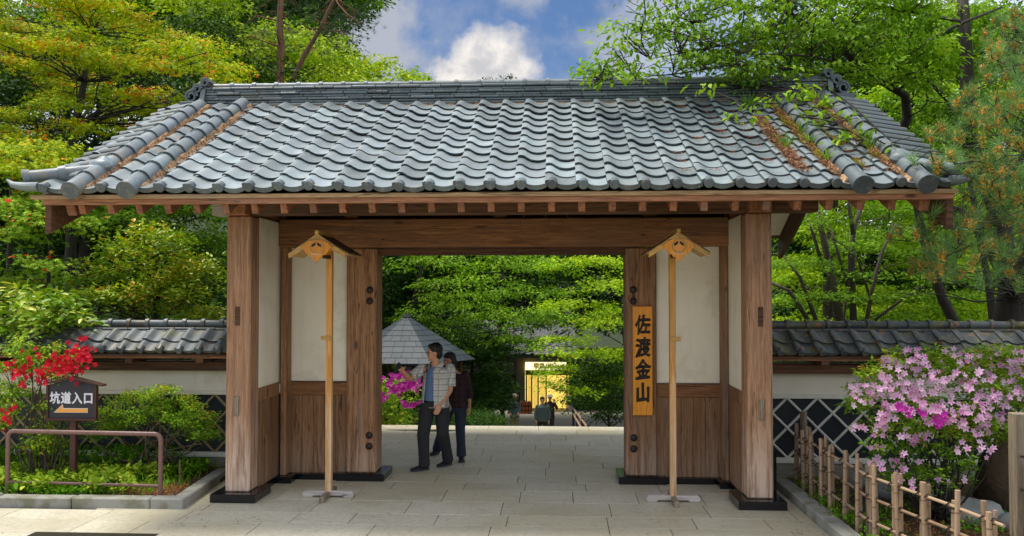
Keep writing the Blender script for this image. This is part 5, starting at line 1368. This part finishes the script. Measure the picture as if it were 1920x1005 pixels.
# ------------------------------------------------------------------ slate pavilion beyond the plaza
PV = thing('slate_pavilion', (-3.72, 11.0, -2.4), 'hexagonal pavilion with a blue-grey slate roof left of the opening', 'pavilion')
cx_, cy_, R_, ze, za = -3.76, 11.0, 1.74, .80, 1.90
def hexp(r, z, k): a = rad(60*k); return Vector((cx_+r*math.cos(a), cy_+r*math.sin(a), z))
m = MB(); m.add([hexp(R_-.03, ze-.01, k) for k in range(6)]+[Vector((cx_, cy_, za-.03))], [(k, (k+1) % 6, 6) for k in range(6)]+[(5, 4, 3, 2, 1, 0)])
PR = m.build('roof', 'steel_dark', PV)
rows = 9
for k in range(6):
    for j in range(rows):
        t0, t1 = 1-j/rows, 1-(j+1)/rows-.012; t1 = max(t1, .04)
        A, B = hexp(R_*t0, lerp(za, ze, t0)+.012, k), hexp(R_*t0, lerp(za, ze, t0)+.012, k+1); C, D_ = hexp(R_*t1, lerp(za, ze, t1), k+1), hexp(R_*t1, lerp(za, ze, t1), k)
        n = max(1, round((A-B).length/.27)); ph = .5 if j % 2 else 0
        cuts = sorted({0., 1.} | {(i+ph)/n for i in range(n+1) if .04 < (i+ph)/n < .96})
        for u0, u1 in zip(cuts, cuts[1:]):
            g = .004/max(.1, (A-B).length); u0 += g; u1 -= g
            v = [A.lerp(B, u0), A.lerp(B, u1), D_.lerp(C, u1), D_.lerp(C, u0)]; dn = Vector((0, 0, -.014))
            m = MB().add(v+[q+dn for q in v], [(0, 1, 2, 3), (7, 6, 5, 4), (0, 4, 5, 1), (1, 5, 6, 2), (2, 6, 7, 3), (3, 7, 4, 0)])
            if k in (3, 4, 5) or True: m.build('slate', 'slate', PR)
MB().tube([(cx_, cy_, za-.05), (cx_, cy_, za+.03)], [.12, .08], 6).build('finial', 'slate', PV)
for k in range(6):
    h = hexp(R_*.78, 0, k); MB().tube([(h.x, h.y, terr(h.x, h.y)-.1), (h.x, h.y, ze+.12)], .06, 8).build('post', 'wood_dark', PV, smooth='auto')

# ------------------------------------------------------------------ far building
BY = 36.8
def bp(x, y, Y=BY): q = at(x, y, Y=Y); return q.x, q.z
BD = thing('visitor_building', (-1, BY, -4.0), 'dim tiled building with a glowing yellow entrance at the end of the path', 'building')
xA, _ = bp(700, 700); xB, _ = bp(1300, 700); _, zt = bp(960, 662); zg = low(BY)-.3
dx0, dz0 = bp(988, 769); dx1, dz1 = bp(1064, 703)
MB().box(xA, bp(968, 700)[0], BY, BY+.3, bp(900, 700)[1], zt+.3).build('upper_wall', 'far_plaster', BD)
MB().box(xA, bp(955, 700)[0], BY+.05, BY+.3, zg, bp(900, 700)[1]).build('lower_wall', 'far_dark', BD)
MB().box(bp(968, 700)[0], bp(984, 700)[0], BY-.15, BY+.3, zg, bp(968, 668)[1]).build('column', 'far_plaster', BD)
MB().box(bp(968, 700)[0], bp(1140, 700)[0], BY-.02, BY+.3, bp(1000, 678)[1], zt+.3).build('header', 'far_plaster', BD)
MB().box(bp(985, 700)[0], bp(1140, 700)[0], BY-.05, BY+.2, bp(1000, 703)[1], bp(1000, 694)[1]).build('door_head', 'far_dark', BD)
sgn = MB().box(bp(985, 700)[0], bp(1062, 700)[0], BY-.08, BY+.1, bp(1000, 693.5)[1], bp(1000, 679)[1]).build('sign_board', 'glow_sign', BD)
lx, lz = bp(1022, 686)
for i, ch in enumerate('順路出口'): letter('character', ch, .30, (lx-.5+i*.34, BY-.085, lz), sgn, 'sign_red', .002, .01)
lx, lz = bp(991, 686); MB().ball((lx, BY-.3, lz), (.10, .10, .16), 10, 8).build('entrance_lamp', 'lamp_glow', BD, smooth=True)
MB().box(dx0-.2, dx1+.1, BY+1.2, BY+1.3, dz0-.3, dz1+.4).build('lit_wall', 'glow_wall', BD)
for x in (987, 997, 1009, 1024, 1063): X, _ = bp(x, 700); MB().box(X-.04, X+.04, BY-.04, BY+.06, dz0-.2, dz1).build('door_frame', 'far_dark', BD)
for x0, x1 in ((988, 996), (998, 1008), (1010, 1023)): MB().box(bp(x0, 700)[0]+.05, bp(x1, 700)[0]-.02, BY, BY+.02, dz0-.1, dz1).build('glass_pane', 'glass', BD)
MB().box(bp(1026, 700)[0], bp(1062, 700)[0], BY, BY+.02, dz0+.15, dz1-.02).build('screen', 'glow_wall', BD)
MB().box(xA, xB, BY+4, BY+4.2, zg, zt).build('rear_wall', 'far_dark', BD)
MB().box(dx1+.2, xB, BY, BY+.3, zg, zt+.3).build('lower_wall', 'far_dark', BD)
ex0, ex1 = bp(922, 660)[0], bp(1080, 660)[0]; ez = bp(1000, 664)[1]
m = MB().prism([(BY-.9, ez), (BY+3, ez+1.9), (BY+6.5, ez), (BY+6.5, ez-.12), (BY+3, ez+1.7), (BY-.9, ez-.14)], ex0, ex1, 'x'); RF = m.build('roof', 'tile_far', BD)
n = int((ex1-ex0)/.45); sl = math.atan2(1.9, 3.9); pm = tile_mesh('roof_tile', .45, .5, .09, .03, False, ['tile_far', 'tile_far'])
for c in range(n):
    for r_ in range(4): inst('roof_tile', pm, RF, (ex0+c*.45, BY-.92+r_*.45*math.cos(sl), ez+.03+r_*.45*math.sin(sl)), (sl, 0, 0))
MB().box(ex0, ex1, BY+2.8, BY+3.2, ez+1.8, ez+2.15).build('ridge', 'tile_far', RF)
# upper hipped roof glimpsed between leaves
m = MB().prism([(BY+2, ez+1.2), (BY+5, ez+4.0), (BY+8, ez+1.2)], xA+2, bp(1080, 600)[0], 'x'); m.build('upper_roof', 'tile_far', BD)
# things before the entrance
x0, z0 = bp(972, 778, 34); x1, z1 = bp(997, 754, 34)
CR_ = thing('orange_crate_rack', ((x0+x1)/2, 34, z0), 'orange slatted rack left of the glowing entrance', 'rack')
m = MB().box(x0, x1, 34.1, 34.5, z0, z1).build('body', 'sign_brown', CR_)
for i in range(3):
    for j in range(4):
        xa = lerp(x0, x1, j/4); za_ = lerp(z0, z1, i/3); MB().box(xa+.02, lerp(x0, x1, (j+1)/4)-.02, 34.05, 34.12, za_+.03, lerp(z0, z1, (i+1)/3)-.03).build('slat', 'crate_orange', CR_)
x0, z0 = bp(1065, 771, 34); x1, z1 = bp(1073, 742, 34)
MB().box(x0, x1, 34, 34.15, z0, z1).top('notice_stand', 'panel_white', (x0, 34, z0), 'white upright panel right of the glowing entrance', 'panel')
x0, z0 = bp(960, 755, 34); x1, z1 = bp(975, 738, 34)
NB_ = thing('notice_board', ((x0+x1)/2, 34.6, z0-.9), 'small dark notice board standing behind the orange rack', 'sign'); MB().box(x0, x1, 34.6, 34.66, z0, z1).build('board', 'sign_black', NB_); MB().box(x0+.1, x1-.1, 34.585, 34.6, z0+.08, z1-.08).build('poster', 'khaki', NB_); MB().box((x0+x1)/2-.03, (x0+x1)/2+.03, 34.6, 34.65, z0-.9, z0).build('leg', 'sign_black', NB_)
# stair handrail of bamboo
HR = thing('stair_railing', at(1100, 800, Y=16), 'dark stair railing with two pale bamboo rails at the right of the lower path', 'railing')
for (xa, ya, Ya), (xb, yb, Yb) in (((1074, 765, 24), (1105, 806, 15)), ((1074, 775, 24), (1092, 806, 16))):
    MB().tube([at(xa, ya, Y=Ya), at(xb, yb, Y=Yb)], .035, 8).build('rail', 'bamboo', HR, smooth='auto')
for x, y, Y in ((1075, 768, 24), (1082, 778, 21.5), (1092, 790, 18.5), (1103, 804, 15.5)):
    q = at(x, y, Y=Y); MB().tube([q+Vector((0, 0, -1.6)), q+Vector((0, 0, .12))], .05, 8).build('post', 'steel_dark', HR, smooth='auto')

# ------------------------------------------------------------------ people
def blend(parts, voxel, name, mat, parent, smooth=4, cut=None):
    """fuse overlapping volumes into one continuous skin"""
    me = parts.mesh('tmp', mat, recalc=True, weld=False); o = bpy.data.objects.new('tmp', me); COL.objects.link(o)
    r = o.modifiers.new('r', 'REMESH'); r.mode = 'VOXEL'; r.voxel_size = voxel; r.use_smooth_shade = True
    if smooth: sm = o.modifiers.new('s', 'SMOOTH'); sm.iterations = smooth; sm.factor = .5
    bpy.context.view_layer.update(); res = bpy.data.meshes.new_from_object(o.evaluated_get(bpy.context.evaluated_depsgraph_get()))
    bpy.data.objects.remove(o)
    bm = bmesh.new(); bm.from_mesh(res)
    if cut: bmesh.ops.delete(bm, geom=[f_ for f_ in bm.faces if cut(f_.calc_center_median())], context='FACES')
    b = wloc(parent); bmesh.ops.translate(bm, vec=-b, verts=bm.verts)
    for f_ in bm.faces: f_.smooth = True
    bm.to_mesh(res); bm.free(); res.materials.clear(); res.materials.append(MATS[mat]); res.name = name
    q = bpy.data.objects.new(name, res); COL.objects.link(q); q.parent = parent; return q
def ell(m, pts, rads, seg=14):                            # loft of ellipses (rx, ry) in a local frame, axis roughly vertical
    vs = []; n = len(pts)
    for (p, rot), (rx, ry) in zip(pts, rads):
        c, s_ = math.cos(rot), math.sin(rot)
        for k in range(seg):
            t = 2*math.pi*k/seg; a_, b_ = rx*math.cos(t), ry*math.sin(t); vs.append((p[0]+a_*c-b_*s_, p[1]+a_*s_+b_*c, p[2]))
    fs = [(i*seg+k, i*seg+(k+1) % seg, (i+1)*seg+(k+1) % seg, (i+1)*seg+k) for i in range(n-1) for k in range(seg)]+[tuple(range(seg))[::-1], tuple((n-1)*seg+k for k in range(seg))]
    m.add(vs, fs)
def hand(m, wrist, d, palmn, curl, s=1.0, thumb_side=1):
    d = Vector(d).normalized(); n = Vector(palmn); n = (n-d*n.dot(d)).normalized(); sd = d.cross(n)
    w = Vector(wrist)
    M = Matrix((sd, d, n)).transposed()
    m.ball(w+d*.045*s, (.040*s, .052*s, .017*s), 12, 8, M)
    for i, (o, L) in enumerate(((-.030, .066), (-.010, .076), (.011, .070), (.030, .055))):
        p0 = w+d*.075*s+sd*o*s; a1 = curl*.6; d1 = (d*math.cos(a1)+n*math.sin(a1)); p1 = p0+d1*L*.45*s; a2 = curl*1.5; d2 = d*math.cos(a2)+n*math.sin(a2); p2 = p1+d2*L*.33*s; a3 = curl*2.1; d3 = d*math.cos(a3)+n*math.sin(a3); p3 = p2+d3*L*.25*s
        m.tube([p0-d1*.03*s, p0, p1, p2, p3], [.0105*s, .010*s, .0095*s, .0085*s, .0065*s], 8)
    p0 = w+d*.02*s+sd*thumb_side*-.030*s; dt = (d*.75-sd*thumb_side*.8+n*.35).normalized(); p1 = p0+dt*.035*s; dt2 = (dt+d*.6+n*.3).normalized()
    m.tube([p0-dt*.012, p0, p1, p1+dt2*.03*s], [.014*s, .013*s, .011*s, .008*s], 8)
def head(m, c, yaw, s=1.0):
    """skull, jaw, nose, ears, lips; yaw is the way the face looks (0 = -Y)"""
    R3 = Matrix.Rotation(yaw, 3, 'Z'); c = Vector(c); w = lambda x, y, z: c+R3 @ Vector((x, y, z))*s
    m.ball(w(0, .008, .025), (.076*s, .094*s, .098*s), 16, 12, R3); m.ball(w(0, -.028, -.035), (.058*s, .064*s, .078*s), 14, 10, R3)
    m.ball(w(0, -.062, -.095), (.026*s, .024*s, .02*s), 10, 8, R3)
    m.tube([w(0, -.080, .02), w(0, -.098, -.015), w(0, -.104, -.030)], [.008*s, .012*s, .016*s], 8)
    m.ball(w(0, -.084, -.060), (.022*s, .012*s, .010*s), 10, 6, R3); m.ball(w(0, -.072, .030), (.055*s, .022*s, .014*s), 10, 6, R3)
    for s_ in (-1, 1):
        m.ball(w(s_*.077, .008, -.008), (.010*s, .022*s, .034*s), 8, 8, R3); m.ball(w(s_*.042, -.068, -.030), (.022*s, .018*s, .020*s), 8, 6, R3)
    return w
def face_bits(w, par, s=1.0):
    m = MB()
    for s_ in (-1, 1): m.ball(w(s_*.030, -.0835, .006), (.013*s, .008*s, .0065*s), 8, 6)
    m.build('eyes', 'hair', par, smooth=True)
def hair(w, par, voxel, yaw, s=1., longer=False, c=None):
    m = MB(); R3 = Matrix.Rotation(yaw, 3, 'Z')
    m.ball(w(0, .022, .050), (.090*s, .098*s, .088*s), 16, 12, R3)
    m.ball(w(0, .060, -.005), (.078*s, .058*s, .085*s), 14, 10, R3)
    m.ball(w(0, -.045, .095), (.066*s, .045*s, .034*s), 12, 8, R3)
    for _ in range(30):
        t_, u_ = RD.uniform(0, 6.28), RD.uniform(.1, 1.2); m.ball(w(.078*math.sin(u_)*math.cos(t_), .022+.086*math.sin(u_)*math.sin(t_), .055+.078*math.cos(u_)), (.020*s, .020*s, .016*s), 8, 6)
    if longer:
        for s_ in (-1, 1): m.ball(w(s_*.075, .03, -.02), (.026*s, .062*s, .09*s), 10, 8, R3)
        m.ball(w(0, -.072, .075), (.066*s, .028*s, .03*s), 10, 8, R3)
    blend(m, voxel, 'hair', 'hair', par, 1)
def shoe(par, ank, toe, s=1.):
    a, t = Vector(ank), Vector(toe); d = (t-a); d.z = 0; d.normalize(); heel = Vector((a.x, a.y, t.z))-d*.06; m = MB()
    M = Matrix((d, Vector((-d.y, d.x, 0)), Vector((0, 0, 1)))).transposed(); z0 = t.z
    m.ball(heel+d*.05+Vector((0, 0, .042)), (.062, .040, .044), 12, 8, M); m.ball(heel+d*.14+Vector((0, 0, .034)), (.085, .044, .034), 12, 8, M); m.ball(heel+d*.21+Vector((0, 0, .026)), (.062, .045, .026), 12, 8, M)
    m.tube([heel+d*.055+Vector((0, 0, .04)), heel+d*.05+Vector((0, 0, .095))], [.044, .040], 10)
    blend(m, .008, 'shoe', 'shoe_black', par, 2)
    m = MB(); P_ = []
    for k in range(18):
        t_ = 2*math.pi*k/18; P_.append(heel+d*(.125+.145*math.cos(t_))+Vector((-d.y, d.x, 0))*.048*math.sin(t_)*(1.0+.12*math.cos(t_)))
    m.add([(q.x, q.y, z0) for q in P_]+[(q.x, q.y, z0+.022) for q in P_], [tuple(range(18))[::-1], tuple(range(18, 36))]+[(k, (k+1) % 18, 18+(k+1) % 18, 18+k) for k in range(18)])
    m.build('sole', 'shoe_sole', par)

def man():
    P = thing('person', (-1.68, 1.88, 0), 'man in open plaid shirt and blue tee stretching a phone out to the left', 'person')
    yaw = rad(-22)                                       # chest turned a little to the viewer's left
    hip = Vector((-1.675, 1.88, .90)); ch = Vector((-1.665, 1.89, 1.22)); nk = Vector((-1.665, 1.885, 1.42)); hd = Vector((-1.685, 1.865, 1.585)); hy = rad(-78)
    RS, RE, RW = Vector((-1.845, 1.80, 1.365)), Vector((-1.99, 1.66, 1.245)), Vector((-2.045, 1.47, 1.365))
    LS, LE, LW = Vector((-1.475, 1.945, 1.355)), Vector((-1.465, 1.87, 1.07)), Vector((-1.585, 1.72, .885))
    RH, RK, RA, RT = hip+Vector((-.095, -.02, -.02)), Vector((-1.815, 1.74, .48)), Vector((-1.80, 1.75, .10)), Vector((-1.93, 1.66, .004))
    LH, LK, LA, LT = hip+Vector((.095, .02, -.02)), Vector((-1.565, 1.86, .49)), Vector((-1.52, 2.08, .11)), Vector((-1.60, 1.98, .004))
    b = MB()
    ell(b, [(hip+Vector((0, 0, -.06)), yaw), (hip+Vector((0, 0, .08)), yaw), (ch+Vector((0, 0, -.08)), yaw), (ch+Vector((0, 0, .08)), yaw), (nk+Vector((0, 0, -.03)), yaw)], [(.155, .105), (.15, .10), (.155, .105), (.165, .105), (.075, .06)])
    b.tube([nk+Vector((0, 0, -.04)), nk+Vector((-.005, -.005, .06)), hd+Vector((0, 0, -.04))], [.062, .054, .052], 12)
    w = head(b, hd, hy)
    for S, E_, W_ in ((RS, RE, RW), (LS, LE, LW)):
        b.ball(S, .058, 10, 8); b.tube([S, S.lerp(E_, .5), E_, E_.lerp(W_, .35), W_], [.052, .045, .038, .038, .026], 12)
    hand(b, RW, (RW-RE)+Vector((-.03, 0, .03)), (.5, .2, -.6), .9, 1.0, -1); hand(b, LW, (LW-LE)+Vector((0, 0, -.1)), (-.2, .9, .1), .35, 1.0, 1)
    for H_, K_, A_ in ((RH, RK, RA), (LH, LK, LA)): b.tube([H_, H_.lerp(K_, .5), K_, K_.lerp(A_, .35), A_], [.085, .075, .055, .055, .036], 12)
    blend(b, .0075, 'body', 'skin', P, 3)
    face_bits(w, P); hair(w, P, .008, hy)
    t = MB()                                              # tee
    ell(t, [(hip+Vector((0, -.005, .03)), yaw), (hip+Vector((0, 0, .15)), yaw), (ch, yaw), (ch+Vector((0, 0, .12)), yaw), (nk+Vector((0, 0, -.02)), yaw)], [(.168, .118), (.165, .118), (.168, .118), (.165, .108), (.075, .065)])
    blend(t, .010, 'tee_shirt', 'tee_blue', P, 3)
    s_ = MB()                                             # open shirt
    ell(s_, [(hip+Vector((.005, 0, -.055)), yaw), (hip+Vector((0, 0, .12)), yaw), (ch, yaw), (ch+Vector((0, 0, .13)), yaw), (nk+Vector((0, 0, -.025)), yaw)], [(.198, .150), (.188, .142), (.188, .138), (.185, .122), (.085, .078)])
    for S, E_ in ((RS, RE), (LS, LE)): s_.ball(S+Vector((0, 0, .005)), .070, 12, 8); s_.tube([S, S.lerp(E_, .45), S.lerp(E_, .80)], [.072, .072, .076], 14)
    ry = Matrix.Rotation(-yaw, 3, 'Z')
    def cut(c):
        q = ry @ (c-ch); zz = c.z
        if zz < hip.z-.045: return q.y < .5 and abs(q.x) < .14 and abs(q.y) < .10
        wdt = .048+.03*max(0, min(1, (1.30-zz)/.4)); return q.y < -.02 and -wdt-.035 < q.x < wdt-.02 and zz < 1.44
    sh = blend(s_, .010, 'shirt', 'shirt_plaid', P, 3, cut); so_ = sh.modifiers.new('thickness', 'SOLIDIFY'); so_.thickness = .006; so_.offset = 1
    m = MB()                                              # collar
    R3 = Matrix.Rotation(yaw, 3, 'Z')
    for sg in (-1, 1):
        q = [nk+R3 @ Vector(v) for v in ((sg*.075, .05, .035), (sg*.085, -.02, .02), (sg*.045, -.085, -.03), (sg*.095, -.075, -.075), (sg*.115, -.01, -.02), (sg*.095, .055, -.005))]
        m.add(q+[v+Vector((0, 0, .008))+(v-nk)*.05 for v in q], [(0, 1, 4, 5), (1, 2, 3, 4), (11, 10, 7, 6), (10, 9, 8, 7), (0, 5, 11, 6), (2, 8, 9, 3), (3, 9, 10, 4), (4, 10, 11, 5)])
    m.build('collar', 'shirt_plaid', P, bevel=.003)
    MB().box(-.045, .045, -.004, .004, -.05, .05, Matrix.Translation(ch+R3 @ Vector((.11, -.125, .06))) @ Matrix.Rotation(yaw, 4, 'Z')).build('pocket', 'shirt_plaid', P, bevel=.003)
    t = MB()
    ell(t, [(hip+Vector((0, 0, -.12)), yaw), (hip+Vector((0, 0, -.02)), yaw), (hip+Vector((0, 0, .07)), yaw)], [(.165, .125), (.172, .128), (.160, .115)])
    for H_, K_, A_ in ((RH, RK, RA), (LH, LK, LA)):
        pts = [H_, H_.lerp(K_, .35), H_.lerp(K_, .7), K_, K_.lerp(A_, .4), K_.lerp(A_, .75), A_+Vector((0, 0, -.045))]; t.tube(pts, [.108, .105, .093, .086, .080, .074, .080], 14)
        for _ in range(4): q = K_.lerp(A_, RD.uniform(.5, 1.0)); t.tube([q+Vector((-.07, -.03, .012)), q+Vector((0, -.075, J(.015))), q+Vector((.07, -.03, -.012))], .014, 6)
    blend(t, .010, 'trousers', 'trousers_grey', P, 3)
    shoe(P, RA, RT); shoe(P, LA, LT)
    hd_ = RW+(RW-RE).normalized()*.10
    ph = MB().box(-.035, .035, -.008, .008, -.06, .06, Matrix.Translation(hd_+Vector((-.015, -.012, .01))) @ Matrix.Rotation(rad(-30), 4, 'Z') @ Matrix.Rotation(.5, 4, 'Y'))
    ph.top('phone', 'phone', hd_, 'small dark phone held out in the man\'s hand', 'phone', bevel=.004)
man()
def woman():
    P = thing('person', (-1.42, 2.5, 0), 'short-haired woman in maroon plaid shirt and jeans walking behind the man', 'person')
    yaw = rad(-8); sh = Vector((-.02, 0, 0))
    hip = Vector((-1.475, 2.50, .82)); ch = Vector((-1.48, 2.5, 1.11)); nk = Vector((-1.50, 2.49, 1.29)); hd = Vector((-1.555, 2.46, 1.43)); hy = rad(-30)
    RS, RE, RW = Vector((-1.62, 2.48, 1.24)), Vector((-1.66, 2.5, .98)), Vector((-1.64, 2.42, .76)); LS, LE, LW = Vector((-1.325, 2.52, 1.235)), Vector((-1.265, 2.54, .97)), Vector((-1.26, 2.44, .76))
    RH, RK, RA, RT = hip+Vector((-.08, .03, -.02)), Vector((-1.66, 2.62, .45)), Vector((-1.80, 2.92, .11)), Vector((-1.83, 2.82, .004))
    LH, LK, LA, LT = hip+Vector((.08, 0, -.02)), Vector((-1.39, 2.42, .45)), Vector((-1.375, 2.45, .10)), Vector((-1.36, 2.34, .004))
    b = MB()
    ell(b, [(hip+Vector((0, 0, -.05)), yaw), (hip+Vector((0, 0, .12)), yaw), (ch, yaw), (ch+Vector((0, 0, .10)), yaw), (nk, yaw)], [(.15, .10), (.125, .09), (.14, .10), (.14, .09), (.055, .05)])
    b.tube([nk+Vector((0, 0, -.03)), hd+Vector((0, 0, -.04))], [.05, .046], 12); w = head(b, hd, hy, .93)
    for S, E_, W_ in ((RS, RE, RW), (LS, LE, LW)): b.tube([S, S.lerp(E_, .5), E_, W_], [.045, .038, .033, .023], 10)
    hand(b, LW, LW-LE, (-.9, .2, 0), .4, .9, 1); hand(b, RW, RW-RE, (.9, .2, 0), .4, .9, -1)
    for H_, K_, A_ in ((RH, RK, RA), (LH, LK, LA)): b.tube([H_, K_, A_], [.08, .05, .034], 12)
    blend(b, .0085, 'body', 'skin_dark', P, 3); face_bits(w, P, .93); hair(w, P, .009, hy, .95, True)
    s_ = MB()
    ell(s_, [(hip+Vector((0, 0, -.06)), yaw), (hip+Vector((0, 0, .12)), yaw), (ch, yaw), (ch+Vector((0, 0, .11)), yaw), (nk+Vector((0, 0, -.03)), yaw)], [(.178, .135), (.158, .12), (.160, .12), (.155, .10), (.07, .065)])
    for S, E_, W_ in ((RS, RE, RW), (LS, LE, LW)): s_.ball(S, .058, 10, 8); s_.tube([S, S.lerp(E_, .6), E_, E_.lerp(W_, .45)], [.056, .054, .052, .050], 12)
    blend(s_, .011, 'shirt', 'shirt_maroon', P, 3)
    t = MB(); ell(t, [(hip+Vector((0, 0, -.12)), yaw), (hip+Vector((0, 0, .04)), yaw)], [(.155, .115), (.150, .11)])
    for H_, K_, A_ in ((RH, RK, RA), (LH, LK, LA)): t.tube([H_, H_.lerp(K_, .5), K_, K_.lerp(A_, .6), A_+Vector((0, 0, -.04))], [.098, .086, .072, .066, .074], 12)
    blend(t, .011, 'jeans', 'jeans_blue', P, 3); shoe(P, RA, RT); shoe(P, LA, LT)
    m = MB(); q = Vector((-1.60, 2.38, .76)); m.ball(q, (.09, .045, .085), 12, 8); m.tube([q+Vector((-.06, 0, .06)), q+Vector((0, 0, .2)), q+Vector((.06, 0, .06))], .008, 6)
    m.top('handbag', 'bag_cream', q, 'small cream handbag at the side of the woman in jeans', 'bag', smooth=True, recalc=False)
woman()
def far_person(px, Y, label, jacket, legs, hatm, scale=1., arm=0, wide=1.):
    x = at(px, 560, Y=Y).x; z = low(Y)+.03; P = thing('person', (x, Y, z), label, 'person'); q = lambda a, b_, c: Vector((x+a*wide, Y+b_, z+c*scale))
    b = MB(); ell(b, [(q(0, 0, .85), 0), (q(0, 0, 1.05), 0), (q(0, 0, 1.3), 0), (q(0, 0, 1.42), 0)], [(.15, .1), (.14, .1), (.16, .1), (.06, .05)])
    b.tube([q(0, 0, 1.38), q(0, 0, 1.5)], [.05, .05], 10); w = head(b, q(0, 0, 1.55), rad(10), .98)
    hs = []
    for s_ in (-1, 1):
        S = q(s_*.18, 0, 1.33); E_ = q(s_*.24, -.03, 1.07); W_ = q(s_*.18, -.18, .95) if arm == 0 else q(s_*.22, -.08, .82)
        if arm == 2 and s_ == 1: E_ = q(.30, -.12, 1.16); W_ = q(.18, -.22, 1.42)
        b.tube([S, E_, W_], [.045, .036, .025], 10); hand(b, W_, W_-E_, (-s_*.7, .4, 0), .5, 1., s_); hs.append((S, E_, W_))
        b.tube([q(s_*.09, 0, .88), q(s_*.10, -.02, .47), q(s_*.10, .02, .08)], [.08, .05, .034], 10)
    blend(b, .012, 'body', 'skin', P, 2); face_bits(w, P)
    m = MB(); ell(m, [(q(0, 0, .78), 0), (q(0, 0, 1.05), 0), (q(0, 0, 1.3), 0), (q(0, 0, 1.42), 0)], [(.21*wide, .15), (.19*wide, .135), (.19*wide, .13), (.07, .065)])
    for S, E_, W_ in hs: m.ball(S, .065, 10, 8); m.tube([S, E_, E_.lerp(W_, .85)], [.062, .056, .048], 10)
    blend(m, .014, 'jacket', jacket, P, 2)
    m = MB(); ell(m, [(q(0, 0, .72), 0), (q(0, 0, .9), 0)], [(.16, .12), (.165, .12)])
    for s_ in (-1, 1): m.tube([q(s_*.09, 0, .85), q(s_*.10, -.02, .47), q(s_*.10, .02, .06)], [.1, .075, .07], 10)
    blend(m, .014, 'trousers', legs, P, 2)
    for s_ in (-1, 1): shoe(P, q(s_*.10, .02, .1), q(s_*.10, -.12, .0))
    if hatm:
        m = MB().ball(q(0, .01, 1.62), (.10, .11, .075), 12, 8); m.tube([q(0, -.01, 1.60), q(0, -.01, 1.612)], [.145, .14], 16); m.build('hat', hatm, P, smooth='auto')
    else: hair(w, P, .012, rad(10))
far_person(965, 22.5, 'distant walker in a pale hat holding something before the orange rack', 'jacket_green', 'khaki', 'hat_cream', 1.0, 0, .9)
far_person(1017, 20.6, 'distant walker in a grey-green coat coming up the middle of the path', 'jacket_green', 'trousers_grey', None, 1., 1, 1.08)
far_person(1031, 22.2, 'distant walker with a raised hand partly hidden behind the coated one', 'shirt_maroon', 'trousers_grey', 'hat_cream', 1., 2, .9)
print('LEAF TRIS', TRIS, 'OBJECTS', len(sc.objects))
